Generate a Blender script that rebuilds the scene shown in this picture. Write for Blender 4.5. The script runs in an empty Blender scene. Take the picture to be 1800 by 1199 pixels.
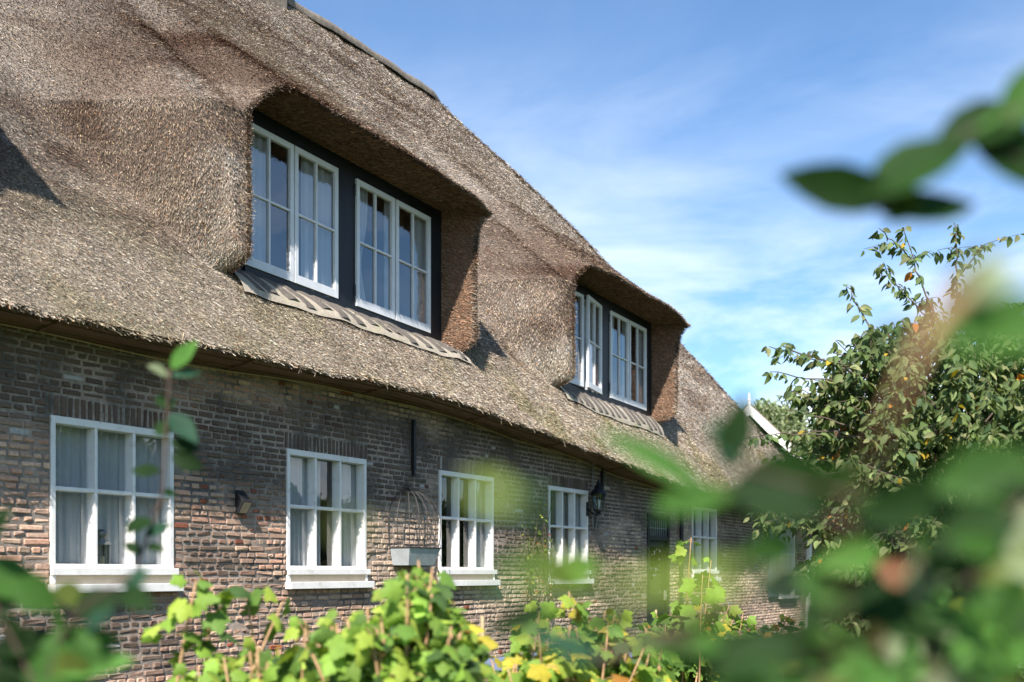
import bpy, math
import numpy as np
from mathutils import Vector
R = math.radians
scn = bpy.context.scene
COL = scn.collection
rng = np.random.default_rng(7)

# ------------------------------------------------------------------ camera, sky, sun, exposure
TH = R(31.87)                      # the house front runs this far to the right of the view direction
CT, ST = math.cos(TH), math.sin(TH)
F, HZ = 1850.0, 1007.0             # focal length and horizon row, in pixels of the 1800 px photograph
CAM = np.array([0.0, -7.8, 1.5])
cam_d = bpy.data.cameras.new('camera')
cam = bpy.data.objects.new('camera', cam_d); COL.objects.link(cam)
cam.location = CAM
cam.rotation_euler = (R(90), 0, TH - R(90))
cam_d.sensor_width = 36.0
cam_d.lens = F / 1800 * 36
cam_d.shift_y = (HZ - 599.5) / 1800
cam_d.clip_start = 0.05; cam_d.clip_end = 3000
cam_d.dof.use_dof = True
cam_d.dof.focus_distance = 12.0
cam_d.dof.aperture_fstop = 1.55
scn.camera = cam

SUN_DIR = Vector((0.90, 0.41, -1.00)).normalized()      # the way the light travels
elev = math.asin(-SUN_DIR.z)
wd = bpy.data.worlds.new('World'); scn.world = wd; wd.use_nodes = True
nt = wd.node_tree; N = nt.nodes; Lk = nt.links
bg = N['Background']
sky = N.new('ShaderNodeTexSky'); sky.sky_type = 'NISHITA'; sky.sun_disc = False
sky.sun_elevation = elev
sky.sun_rotation = math.atan2(-SUN_DIR.x, -SUN_DIR.y)
sky.air_density = 1.0; sky.dust_density = 0.6; sky.ozone_density = 2.0
tc = N.new('ShaderNodeTexCoord'); mp = N.new('ShaderNodeMapping')
mp.inputs['Scale'].default_value = (1.0, 1.0, 2.6); mp.inputs['Rotation'].default_value = (0.25, 0.3, 0.4)
mp.inputs['Location'].default_value = (5.5, 2.2, 0.8)
nz = N.new('ShaderNodeTexNoise'); nz.inputs['Scale'].default_value = 2.1; nz.inputs['Detail'].default_value = 9
nz.inputs['Roughness'].default_value = 0.52; nz.inputs['Distortion'].default_value = 0.7
cr = N.new('ShaderNodeValToRGB'); cr.color_ramp.elements[0].position = 0.45; cr.color_ramp.elements[1].position = 0.80
sep = N.new('ShaderNodeSeparateXYZ')
mr = N.new('ShaderNodeMapRange'); mr.inputs[1].default_value = 0.46; mr.inputs[2].default_value = 0.16
mr.inputs[3].default_value = 0.12; mr.inputs[4].default_value = 1.0
mu = N.new('ShaderNodeMath'); mu.operation = 'MULTIPLY'
mx = N.new('ShaderNodeMix'); mx.data_type = 'RGBA'
mx.inputs[7].default_value = (10.5, 11.0, 11.8, 1)
Lk.new(tc.outputs['Generated'], mp.inputs['Vector']); Lk.new(mp.outputs['Vector'], nz.inputs['Vector'])
Lk.new(nz.outputs['Fac'], cr.inputs['Fac']); Lk.new(tc.outputs['Generated'], sep.inputs[0])
Lk.new(sep.outputs['Z'], mr.inputs[0]); Lk.new(cr.outputs['Color'], mu.inputs[0]); Lk.new(mr.outputs[0], mu.inputs[1])
nz2 = N.new('ShaderNodeTexNoise'); nz2.inputs['Scale'].default_value = 2.6; nz2.inputs['Detail'].default_value = 8; nz2.inputs['Roughness'].default_value = 0.58; nz2.inputs['Distortion'].default_value = 0.5
mp2 = N.new('ShaderNodeMapping'); mp2.inputs['Scale'].default_value = (1.0, 1.0, 3.0); mp2.inputs['Location'].default_value = (1.2, 0.4, 2.0)
cr2 = N.new('ShaderNodeMapRange'); cr2.inputs[1].default_value = 0.43; cr2.inputs[2].default_value = 0.68
lowb = N.new('ShaderNodeMapRange'); lowb.inputs[1].default_value = 0.46; lowb.inputs[2].default_value = 0.16; lowb.inputs[3].default_value = 0.0; lowb.inputs[4].default_value = 0.8
mu2 = N.new('ShaderNodeMath'); mu2.operation = 'MULTIPLY'; ad2 = N.new('ShaderNodeMath'); ad2.operation = 'ADD'; ad2.use_clamp = True
half = N.new('ShaderNodeMath'); half.operation = 'MULTIPLY'; half.inputs[1].default_value = 0.6
Lk.new(tc.outputs['Generated'], mp2.inputs['Vector']); Lk.new(mp2.outputs[0], nz2.inputs['Vector']); Lk.new(nz2.outputs['Fac'], cr2.inputs[0])
Lk.new(sep.outputs['Z'], lowb.inputs[0]); Lk.new(cr2.outputs[0], mu2.inputs[0]); Lk.new(lowb.outputs[0], mu2.inputs[1])
Lk.new(mu.outputs[0], half.inputs[0]); Lk.new(half.outputs[0], ad2.inputs[0]); Lk.new(mu2.outputs[0], ad2.inputs[1]); Lk.new(ad2.outputs[0], mx.inputs[0]); tint = N.new('ShaderNodeVectorMath'); tint.operation = 'MULTIPLY'; tint.inputs[1].default_value = (1.05, 1.31, 1.50)
Lk.new(sky.outputs['Color'], tint.inputs[0]); Lk.new(tint.outputs[0], mx.inputs[6]); Lk.new(mx.outputs[2], bg.inputs['Color'])
bg.inputs['Strength'].default_value = 0.072
sun_d = bpy.data.lights.new('sun', 'SUN'); sun_d.energy = 5.0; sun_d.angle = R(0.53); sun_d.color = (1.0, 0.94, 0.88)
sun = bpy.data.objects.new('sun', sun_d); COL.objects.link(sun)
sun.rotation_euler = SUN_DIR.to_track_quat('-Z', 'Y').to_euler()
sun.location = (-5, -15, 25)
scn.view_settings.view_transform = 'Standard'; scn.view_settings.look = 'None'
scn.view_settings.exposure = 1.03; scn.view_settings.gamma = 1.0
scn.render.engine = 'CYCLES'
scn.cycles.use_denoising = True
scn.cycles.max_bounces = 8; scn.cycles.transparent_max_bounces = 16
scn.cycles.sample_clamp_indirect = 6.0

# ------------------------------------------------------------------ helpers
def at(px, py, depth):
    """the place in the garden that stands at this spot of the photograph, 'depth' metres ahead"""
    r = (px - 900.0) / F * depth; u = (HZ - py) / F * depth
    return np.array([depth * CT + r * ST, CAM[1] + depth * ST - r * CT, CAM[2] + u])

def tag(o, label=None, cat=None, group=None, kind=None):
    if label: o['label'] = label
    if cat: o['category'] = cat
    if group: o['group'] = group
    if kind: o['kind'] = kind
    return o

def empty(name, loc, label=None, cat=None, group=None, rz=0.0):
    o = bpy.data.objects.new(name, None); COL.objects.link(o)
    o.location = loc; o.rotation_euler = (0, 0, rz); o.empty_display_size = 0.2
    return tag(o, label, cat, group)

def mesh_np(name, V, faces, mats, parent=None, midx=None, col=None, smooth=False):
    """faces: list of (n,3) or (n,4) int arrays; col: per vertex rgb"""
    V = np.asarray(V, np.float32).reshape(-1, 3)
    me = bpy.data.meshes.new(name)
    if parent is not None:
        V = V - np.array(parent_world(parent), np.float32)
    loops = np.concatenate([np.asarray(f).reshape(-1) for f in faces]).astype(np.int32)
    tot = np.concatenate([np.full(len(f), np.asarray(f).shape[1]) for f in faces]).astype(np.int32)
    st = np.concatenate([[0], np.cumsum(tot)[:-1]]).astype(np.int32)
    me.vertices.add(len(V)); me.vertices.foreach_set('co', V.ravel())
    me.loops.add(len(loops)); me.loops.foreach_set('vertex_index', loops)
    me.polygons.add(len(tot)); me.polygons.foreach_set('loop_start', st); me.polygons.foreach_set('loop_total', tot)
    for m in (mats if isinstance(mats, (list, tuple)) else [mats]): me.materials.append(m)
    if midx is not None: me.polygons.foreach_set('material_index', np.asarray(midx, np.int32))
    me.polygons.foreach_set('use_smooth', np.full(len(tot), bool(smooth)))
    if col is not None:
        a = me.attributes.new('col', 'FLOAT_COLOR', 'POINT')
        c4 = np.ones((len(V), 4), np.float32); c4[:, :3] = col
        a.data.foreach_set('color', c4.ravel())
    me.update(); me.validate()
    o = bpy.data.objects.new(name, me); COL.objects.link(o)
    if parent is not None: o.parent = parent
    return o

def parent_world(p):
    v = Vector((0, 0, 0))
    while p is not None:
        v = v + Vector(p.location); p = p.parent
    return v

class MB:
    def __init__(s): s.V = []; s.Fq = []; s.n = 0; s.T = []
    def add(s, V, Q=(), T=()):
        V = np.asarray(V, float).reshape(-1, 3)
        for q in Q: s.Fq.append([i + s.n for i in q])
        for t in T: s.T.append([i + s.n for i in t])
        s.V.append(V); s.n += len(V); return s
    def box(s, x0, x1, y0, y1, z0, z1, fn=None):
        V = np.array([[x, y, z] for x in (x0, x1) for y in (y0, y1) for z in (z0, z1)], float)
        if fn: V = np.array([fn(v) for v in V])
        return s.add(V, [(0, 1, 3, 2), (4, 6, 7, 5), (0, 4, 5, 1), (2, 3, 7, 6), (0, 2, 6, 4), (1, 5, 7, 3)])
    def tube(s, P, r, n=6, cap=True):
        P = np.asarray(P, float); k = len(P); r = np.broadcast_to(np.asarray(r, float), (k,))
        d = np.gradient(P, axis=0); d /= np.linalg.norm(d, axis=1)[:, None] + 1e-9
        ref = np.array([0, 0, 1.0]) if abs(d[0][2]) < 0.9 else np.array([1.0, 0, 0])
        V = []
        for i in range(k):
            a = np.cross(d[i], ref); a /= np.linalg.norm(a) + 1e-9; b = np.cross(d[i], a)
            for j in range(n):
                t = 2 * math.pi * j / n
                V.append(P[i] + r[i] * (math.cos(t) * a + math.sin(t) * b))
        Q = [(i * n + j, i * n + (j + 1) % n, (i + 1) * n + (j + 1) % n, (i + 1) * n + j) for i in range(k - 1) for j in range(n)]
        T = []
        if cap:
            V += [P[0], P[-1]]; c0 = k * n
            T = [(c0, (j + 1) % n, j) for j in range(n)] + [(c0 + 1, (k - 1) * n + j, (k - 1) * n + (j + 1) % n) for j in range(n)]
        return s.add(V, Q, T)
    def build(s, name, mat, parent=None, bevel=0.0, smooth=False):
        fs = []
        if s.Fq: fs.append(np.array(s.Fq))
        if s.T: fs.append(np.array(s.T))
        o = mesh_np(name, np.concatenate(s.V), fs, mat, parent, smooth=smooth)
        if bevel:
            b = o.modifiers.new('bevel', 'BEVEL'); b.width = bevel; b.segments = 2; b.limit_method = 'ANGLE'
        return o

def sheet(x0, x1, y, z0, z1, m, parent, fn=None):
    V = np.array([(x0, y, z0), (x1, y, z0), (x1, y, z1), (x0, y, z1)], float)
    if fn: V = np.array([fn(v) for v in V])
    return MB().add(V, [(0, 1, 2, 3)]).build('pane', m, parent)
def hsh(i, j, k):
    h = (i.astype(np.int64) * 374761393 + j.astype(np.int64) * 668265263 + k.astype(np.int64) * 2147483647) & 0xffffffff
    h = ((h ^ (h >> 13)) * 1274126177) & 0xffffffff
    return ((h ^ (h >> 16)) & 0xffff) / 65535.0
def vnoise(x, y, z=0.0):
    x, y, z = np.broadcast_arrays(np.asarray(x, float), np.asarray(y, float), np.asarray(z, float))
    i, j, k = np.floor(x).astype(np.int64), np.floor(y).astype(np.int64), np.floor(z).astype(np.int64)
    u, v, w = x - i, y - j, z - k
    u, v, w = [t * t * (3 - 2 * t) for t in (u, v, w)]
    r = 0
    for a in (0, 1):
        for b in (0, 1):
            for c in (0, 1):
                r = r + hsh(i + a, j + b, k + c) * (u if a else 1 - u) * (v if b else 1 - v) * (w if c else 1 - w)
    return r
def fbm(x, y, z=0.0, o=4):
    s, a, f = 0, 0.5, 1.0
    for q in range(o):
        s = s + a * vnoise(np.asarray(x) * f + 17 * q, np.asarray(y) * f + 5 * q, np.asarray(z) * f); a *= .5; f *= 2.03
    return s / (1 - .5 ** o)
def sst(a, b, x):
    t = np.clip((np.asarray(x, float) - a) / (b - a), 0, 1); return t * t * (3 - 2 * t)
def nrm(v): return v / (np.linalg.norm(v, axis=-1, keepdims=True) + 1e-9)

# ------------------------------------------------------------------ materials
def mat(name, base=(0.5, 0.5, 0.5), rough=0.6, attr=False, n_scale=8.0, n_amt=0.25, bump=0.0, b_scale=60.0, spec=0.4, metal=0.0,
        stain=None, st_scale=3.0, st_lo=0.55, st_hi=0.7, transl=0.0, stretch=(1, 1, 1)):
    m = bpy.data.materials.new(name); m.use_nodes = True
    t = m.node_tree; b = t.nodes['Principled BSDF']; L = t.links
    b.inputs['Roughness'].default_value = rough; b.inputs['Metallic'].default_value = metal
    b.inputs['Specular IOR Level'].default_value = spec
    tc = t.nodes.new('ShaderNodeTexCoord'); mp = t.nodes.new('ShaderNodeMapping'); mp.inputs['Scale'].default_value = stretch
    L.new(tc.outputs['Object'], mp.inputs['Vector'])
    if attr:
        a = t.nodes.new('ShaderNodeAttribute'); a.attribute_name = 'col'; src = a.outputs['Color']
    else:
        c = t.nodes.new('ShaderNodeRGB'); c.outputs[0].default_value = (*base, 1); src = c.outputs[0]
    n = t.nodes.new('ShaderNodeTexNoise'); n.inputs['Scale'].default_value = n_scale; n.inputs['Detail'].default_value = 6
    n.inputs['Roughness'].default_value = 0.65
    L.new(mp.outputs[0], n.inputs['Vector'])
    r = t.nodes.new('ShaderNodeMapRange'); r.inputs[1].default_value = .25; r.inputs[2].default_value = .75
    r.inputs[3].default_value = 1 - n_amt; r.inputs[4].default_value = 1 + n_amt
    L.new(n.outputs['Fac'], r.inputs[0])
    v = t.nodes.new('ShaderNodeVectorMath'); v.operation = 'SCALE'
    L.new(src, v.inputs[0]); L.new(r.outputs[0], v.inputs['Scale']); out = v.outputs[0]
    if stain:
        n2 = t.nodes.new('ShaderNodeTexNoise'); n2.inputs['Scale'].default_value = st_scale; n2.inputs['Detail'].default_value = 7
        n2.inputs['Roughness'].default_value = .7
        L.new(mp.outputs[0], n2.inputs['Vector'])
        r2 = t.nodes.new('ShaderNodeMapRange'); r2.inputs[1].default_value = st_lo; r2.inputs[2].default_value = st_hi
        L.new(n2.outputs['Fac'], r2.inputs[0])
        x = t.nodes.new('ShaderNodeMix'); x.data_type = 'RGBA'; x.inputs[7].default_value = (*stain, 1)
        L.new(r2.outputs[0], x.inputs[0]); L.new(out, x.inputs[6]); out = x.outputs[2]
    L.new(out, b.inputs['Base Color'])
    if bump:
        n3 = t.nodes.new('ShaderNodeTexNoise'); n3.inputs['Scale'].default_value = b_scale; n3.inputs['Detail'].default_value = 5
        L.new(mp.outputs[0], n3.inputs['Vector'])
        bp = t.nodes.new('ShaderNodeBump'); bp.inputs['Strength'].default_value = bump; bp.inputs['Distance'].default_value = 0.01
        L.new(n3.outputs['Fac'], bp.inputs['Height']); L.new(bp.outputs[0], b.inputs['Normal'])
    if transl:
        tr = t.nodes.new('ShaderNodeBsdfTranslucent'); ms = t.nodes.new('ShaderNodeMixShader'); ms.inputs[0].default_value = transl
        v2 = t.nodes.new('ShaderNodeVectorMath'); v2.operation = 'MULTIPLY'; v2.inputs[1].default_value = (1.25, 1.35, 0.7)
        L.new(out, v2.inputs[0]); L.new(v2.outputs[0], tr.inputs['Color'])
        L.new(b.outputs[0], ms.inputs[1]); L.new(tr.outputs[0], ms.inputs[2])
        L.new(ms.outputs[0], t.nodes['Material Output'].inputs['Surface'])
    return m

def glass_mat(name, refl, tint=(0.95, 0.98, 0.99)):
    m = bpy.data.materials.new(name); m.use_nodes = True
    t = m.node_tree; L = t.links; t.nodes.remove(t.nodes['Principled BSDF'])
    g = t.nodes.new('ShaderNodeBsdfGlossy'); g.inputs['Roughness'].default_value = 0.01
    tr = t.nodes.new('ShaderNodeBsdfTransparent'); tr.inputs['Color'].default_value = (*tint, 1)
    fr = t.nodes.new('ShaderNodeLayerWeight'); fr.inputs['Blend'].default_value = 0.5
    pw = t.nodes.new('ShaderNodeMath'); pw.operation = 'POWER'; pw.inputs[1].default_value = 4.0
    mm = t.nodes.new('ShaderNodeMath'); mm.operation = 'MULTIPLY_ADD'; mm.inputs[1].default_value = 0.9; mm.inputs[2].default_value = refl
    mm.use_clamp = True
    L.new(fr.outputs['Facing'], pw.inputs[0])
    ms = t.nodes.new('ShaderNodeMixShader')
    # old glass is never quite flat
    tc = t.nodes.new('ShaderNodeTexCoord'); n = t.nodes.new('ShaderNodeTexNoise'); n.inputs['Scale'].default_value = 3.0
    bp = t.nodes.new('ShaderNodeBump'); bp.inputs['Strength'].default_value = 0.14; bp.inputs['Distance'].default_value = 0.02
    L.new(tc.outputs['Object'], n.inputs['Vector']); L.new(n.outputs['Fac'], bp.inputs['Height']); L.new(bp.outputs[0], g.inputs['Normal'])
    L.new(pw.outputs[0], mm.inputs[0]); L.new(mm.outputs[0], ms.inputs[0]); L.new(tr.outputs[0], ms.inputs[1]); L.new(g.outputs[0], ms.inputs[2])
    L.new(ms.outputs[0], t.nodes['Material Output'].inputs['Surface'])
    return m

M = {}
M['thatch'] = mat('thatch_reed', rough=.95, attr=True, n_scale=3, n_amt=.15, spec=.1)
M['thatch_base'] = mat('thatch_under', rough=1, attr=True, n_scale=70, n_amt=.6, bump=.8, b_scale=90, spec=.05)
M['brick'] = mat('brick', rough=.9, attr=True, n_scale=45, n_amt=.35, bump=.6, b_scale=90, spec=.2,
                 stain=(.40, .36, .31), st_scale=7, st_lo=.63, st_hi=.80)
M['mortar'] = mat('mortar', (.37, .30, .245), .95, n_scale=25, n_amt=.35, bump=.8, b_scale=120, spec=.1,
                  stain=(.11, .10, .09), st_scale=1.1, st_lo=.44, st_hi=.60)
M['white'] = mat('white_paint', (.76, .74, .70), .5, n_scale=5, n_amt=.09, bump=.15, b_scale=50, stain=(.40, .35, .27), st_scale=7, st_lo=.56, st_hi=.84)
M['cream'] = mat('cream_board_shaded', (.50, .42, .31), .6, n_scale=9, n_amt=.1)  # cream darkened: shade of the recess under the sill put into the colour
M['grey_white'] = mat('bluish_white_paint', (.60, .61, .62), .5, n_scale=5, n_amt=.09, bump=.15, b_scale=50, stain=(.38, .37, .34), st_scale=11, st_lo=.60, st_hi=.82)
M['black'] = mat('black_green_paint', (.008, .010, .012), .45, spec=.3, n_scale=12, n_amt=.4, bump=.15, b_scale=30, stretch=(1, 1, .2))
M['wood'] = mat('soffit_wood', (.14, .08, .045), .7, n_scale=6, n_amt=.45, stretch=(.3, 4, 4), stain=(.04, .025, .015), st_scale=5, st_lo=.55, st_hi=.65)
M['iron'] = mat('black_iron', (.015, .016, .018), .5, n_scale=30, n_amt=.3, bump=.2)
M['wire'] = mat('rusty_wire', (.05, .045, .04), .6, n_scale=30, n_amt=.4)
M['zinc'] = mat('galvanised_zinc', (.42, .46, .47), .5, n_scale=12, n_amt=.15, spec=.5, metal=.25, stain=(.30, .26, .2), st_scale=8, st_lo=.62, st_hi=.75)
M['lantern'] = mat('pewter', (.16, .17, .15), .4, n_scale=20, n_amt=.2, metal=.5)
M['lead'] = mat('lead_flashing', (.42, .44, .46), .5, n_scale=10, n_amt=.2, metal=.2)
M['steel'] = mat('brushed_steel', (.55, .52, .45), .3, metal=.8, n_scale=20, n_amt=.1)
M['tile'] = mat('ledge_tile', (.105, .09, .075), .9, n_scale=14, n_amt=.35, bump=.5, b_scale=60, stain=(.60, .30, .02), st_scale=5.5, st_lo=.69, st_hi=.73)
M['ledge'] = mat('ledge_mortar', (.33, .285, .22), .95, n_scale=16, n_amt=.3, bump=.7, b_scale=70, stain=(.25, .25, .12), st_scale=4, st_lo=.55, st_hi=.7)
M['ridge'] = mat('ridge_cement', (.16, .135, .11), .95, n_scale=9, n_amt=.45, bump=.7, b_scale=40, stain=(.36, .25, .06), st_scale=3.4, st_lo=.62, st_hi=.74)
M['curtain'] = mat('sheer_curtain', (.44, .45, .45), .9, n_scale=60, n_amt=.05, spec=.1, transl=.12)
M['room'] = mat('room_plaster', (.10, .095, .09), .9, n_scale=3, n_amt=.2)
M['glass'] = glass_mat('window_glass', .12)
M['glass_up'] = glass_mat('upper_window_glass', .24)
M['leaf'] = mat('leaf', rough=.6, attr=True, n_scale=30, n_amt=.18, spec=.25, transl=.35)
M['leaf_thick'] = mat('leaf_leathery', rough=.65, attr=True, n_scale=14, n_amt=.4, spec=.16, transl=.32)
M['bark'] = mat('bark', (.10, .075, .055), .9, n_scale=20, n_amt=.4, bump=.6, b_scale=40)
M['twig'] = mat('reddish_twig', (.06, .036, .024), .7, n_scale=30, n_amt=.3)
M['tan_stem'] = mat('tan_stem', (.40, .24, .12), .7, n_scale=30, n_amt=.3)
M['red_stem'] = mat('red_brown_stem', (.30, .165, .085), .7, n_scale=30, n_amt=.3)
M['cane'] = mat('bamboo_cane', (.50, .38, .22), .6, n_scale=15, n_amt=.2)
M['bluegrey'] = mat('blue_grey_paint', (.16, .20, .28), .5, n_scale=5, n_amt=.15)
M['grass'] = mat('lawn', (.06, .10, .025), .95, n_scale=4, n_amt=.5, bump=1.0, b_scale=60)
M['soil'] = mat('bed_soil', (.05, .04, .028), .95, n_scale=8, n_amt=.3, bump=.5)
M['barnroof'] = mat('weathered_reed', (.20, .165, .12), .95, n_scale=18, n_amt=.45, bump=1.0, b_scale=40, stretch=(1, 1, 3))
M['lampglass'] = glass_mat('lamp_glass', .1, (.8, .85, .8))

# ------------------------------------------------------------------ the thatched roof as a surface P(X, q)
RY, RZ, XR_END, X_CORNER, EY = 5.0, 11.3, 17.8, 28.0, -0.55
_ex = [-4, 4.8, 5.67, 6.29, 7.08, 8.45, 9.86, 10.69, 11.63, 12.68, 13.47, 15.5, 17.7, 20, 28.5]
_ez = [3.44, 3.46, 3.46, 3.47, 3.485, 3.54, 3.55, 3.5, 3.44, 3.37, 3.33, 3.13, 2.97, 2.92, 2.92]
_gx = np.linspace(-4, 28.5, 600); _gz = np.interp(_gx, (np.array(_ex) + 4.38) * 1.0284 - 4.507, 1.5 + (np.array(_ez) - 1.5) * 1.028)
_gz = np.convolve(np.pad(_gz, 12, mode='edge'), np.ones(25) / 25, 'valid')
def Ze(X): return np.interp(X, _gx, _gz)
def sag(X): return np.interp(X, [1, 7.5, 11.1, 14.0, 17.7], [.02, .05, -.05, -.10, -.18])
_hx = np.linspace(17, 28.5, 300)
_ht = np.interp(_hx, [17.0, 17.3, 17.88, 19.3, 20.2, 21.02, 22.0, 22.95, 23.8, 24.52, 25.24, 26.2, 27.0, 28.0], [1.06, 1.0, .935, .86, .80, .725, .607, .48, .39, .306, .21, .115, .05, 0])
_ht = np.convolve(np.pad(_ht, 7, mode='edge'), np.ones(15) / 15, 'valid')
def thip(X): return np.minimum(np.interp(X, _hx, _ht), 1.0)
DORM = [(11.09 - 3.63 + 6.57 * (k - 1) - (.58 if k == 0 else 0), 11.09 + 6.57 * (k - 1) - (.58 if k == 0 else 0)) for k in (0, 1, 2)]     # black frame, left to right
HOLE = [(a - .12, b + .17) for a, b in DORM]
FY = 0.20                     # the plane of the dormer frames
QS, QB = .12, .30
TB = .162
def ts_of(X): return (4.40 + sag(X) - Ze(X)) / (RZ - Ze(X))
def q2t(X, q):
    ts = ts_of(X); tb = ts + TB
    return np.where(q < QS, q / QS * ts, np.where(q < QB, ts + (q - QS) / (QB - QS) * TB, tb + (q - QB) / (1 - QB) * (1 - tb)))
def base(X, t):
    ze = Ze(X)
    b = np.sin(np.pi * np.clip(t, 0, 1)) * .10
    return EY + (RY - EY) * t - .8 * b, ze + (RZ - ze) * t + .6 * b
def roof(X, q, rough=True):
    X = np.asarray(X, float); q = np.asarray(q, float); X, q = np.broadcast_arrays(X, q); X0_ = X
    t = np.minimum(q2t(X, q), thip(X))
    Y, Z = base(X, t)
    brown = np.zeros_like(X)
    for (a, b), (ha, hb) in zip(DORM, HOLE):
        X_keep = X; X = X0_; ts = ts_of(X); wid = .26 + (.35 if b < 6 else .75) * np.clip((t - ts) / TB, 0, 1) ** 1.3
        tl_ = np.clip((t - ts) / TB, 0, 1); w = sst(0, 1, (X - (ha - .18 - 1.65 * tl_ ** .8)) / (.06 + 1.57 * tl_ ** .8)) * (1 - sst(hb + .02, hb + wid, X))
        o = sst(ha + .02, ha + .50, X) * (1 - sst(hb + .0, hb + .14, X)); ed_ = np.exp(-((X - hb) / .12) ** 2)
        ts = ts_of(X); tb = ts + TB; te = .90
        Ys, Zs = base(X, ts); Yt, Zt = base(X, np.full_like(X, te)); Ym, Zm = base(X, np.full_like(X, .68))
        zb = 6.30 + sag(X) - .02 * o - .36 * (1 - sst(ha - .10, ha + .34, X)) - .10 * sst(hb - .7, hb + .15, X)
        tau = np.clip((t - ts) / TB, 0, 1)
        y1 = Ys + (-.22 - Ys) * np.sin(np.pi / 2 * np.clip(tau * (1.25 + 9 * np.exp(-(np.clip(ha - X, 0, None) / .13) ** 2)), 0, 1)) - .23 * o * tau ** (4 + 8 * ed_)
        z1 = Zs + (zb - Zs) * tau
        yb = -.22 - .23 * o
        u = np.clip((t - tb) / (te - tb), 0, 1)
        y2 = (1 - u) ** 2 * yb + 2 * u * (1 - u) * Ym + u * u * Yt
        z2 = (1 - u) ** 2 * zb + 2 * u * (1 - u) * Zm + u * u * Zt
        yd = np.where(t < ts, Y, np.where(t < tb, y1, np.where(t < te, y2, Y)))
        zd = np.where(t < ts, Z, np.where(t < tb, z1, np.where(t < te, z2, Z)))
        push_ = .06 * ed_ * np.where(t < tb, tau ** 12, np.clip(1 - u * 9, 0, 1)); X = X_keep + push_ * w
        Y = Y * (1 - w) + yd * w; Z = Z * (1 - w) + zd * w
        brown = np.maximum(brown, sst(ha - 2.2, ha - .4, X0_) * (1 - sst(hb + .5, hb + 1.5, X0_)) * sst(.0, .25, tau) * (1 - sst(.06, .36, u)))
    if rough:
        n = (fbm(X * .9, q * 9, 3.3, 3) - .5) * .10 + (fbm(X * 3.2, q * 30, 8.1, 3) - .5) * .045
        Y = Y - n * .8; Z = Z + n * .58
    return np.stack([X, Y, Z], -1), brown
def inhole(X, q, m=0.0):
    h = np.zeros(np.shape(X), bool)
    for a, b in HOLE: h |= (X > a - m) & (X < b + m) & (q > QS - m * .1) & (q < QB + m * .1)
    return h

def thatch_col(P, brown, n, jitter=1.0):
    """tone of each reed: grey up the slope, brown round the dormers, straw and moss by the eaves"""
    X, Z = P[:, 0], P[:, 2]
    grey = np.array([.395, .342, .287]); brn = np.array([.295, .215, .160]); straw = np.array([.465, .390, .300]); moss = np.array([.27, .245, .12]); dark = np.array([.135, .090, .066])
    f = fbm(X * .55, Z * .9, P[:, 1] * .6, 4); g = fbm(X * 1.7 + 9, Z * 1.7, P[:, 1], 4); k = fbm(X * .8 + 40, Z * 3.0, 2, 3)
    low = 1 - sst(3.7, 5.2, Z + (f - .5) * 1.6)
    c = grey * (1 - low)[:, None] + straw * low[:, None]
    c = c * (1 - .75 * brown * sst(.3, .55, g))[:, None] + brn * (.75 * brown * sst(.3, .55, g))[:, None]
    mo = .7 * low * sst(.5, .66, g) * (.5 + .5 * sst(6, 15, X))
    c = c * (1 - mo)[:, None] + moss * mo[:, None]
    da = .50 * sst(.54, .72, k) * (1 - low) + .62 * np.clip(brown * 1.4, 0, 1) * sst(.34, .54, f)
    c = c * (1 - da)[:, None] + dark * da[:, None]
    st_ = sst(.55, .72, fbm(X * 2.6, Z * .35, 11, 3)) * .24 * (1 - .6 * low); c = c * (1 - st_)[:, None] + dark * st_[:, None]
    tone = np.exp(rng.normal(-.19, .46, n) * np.ones(n) * jitter)
    c = c * tone[:, None]
    pick = rng.random(n) if jitter else np.full(n, .5)
    c = np.where((pick < .05)[:, None], np.array([.55, .42, .25]) * (.7 + .5 * rng.random(n))[:, None], c)
    c = np.where((pick > .955)[:, None], np.array([.30, .14, .07]) * (.6 + .6 * rng.random(n))[:, None], c)
    return np.clip(c, .012, .75)

def straws(P, D, Nn, L, W, lift, jit, col):
    n = len(P)
    T = nrm(np.cross(D, Nn))
    d = nrm(D + T * rng.normal(0, jit, (n, 1)) + Nn * (rng.random((n, 1)) * lift))
    ax = rng.normal(0, .55, (n, 1))
    wv = nrm(np.cross(d, Nn) + Nn * ax) * (W[:, None] * .5)
    p0 = P - d * (L * .35)[:, None] - Nn * .006
    p1 = P + d * (L * .65)[:, None] + Nn * (.003 + rng.random((n, 1)) * .012)
    V = np.stack([p0 - wv, p0 + wv, p1 + wv * .8, p1 - wv * .8], 1).reshape(-1, 3)
    Fq = np.arange(4 * n).reshape(-1, 4)
    return V, Fq, np.repeat(col, 4, 0)

house = empty('farmhouse', (5.0, 0, 0), 'long old brick farmhouse under a deep thatched roof with two dormers in view', 'farmhouse')

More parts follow.
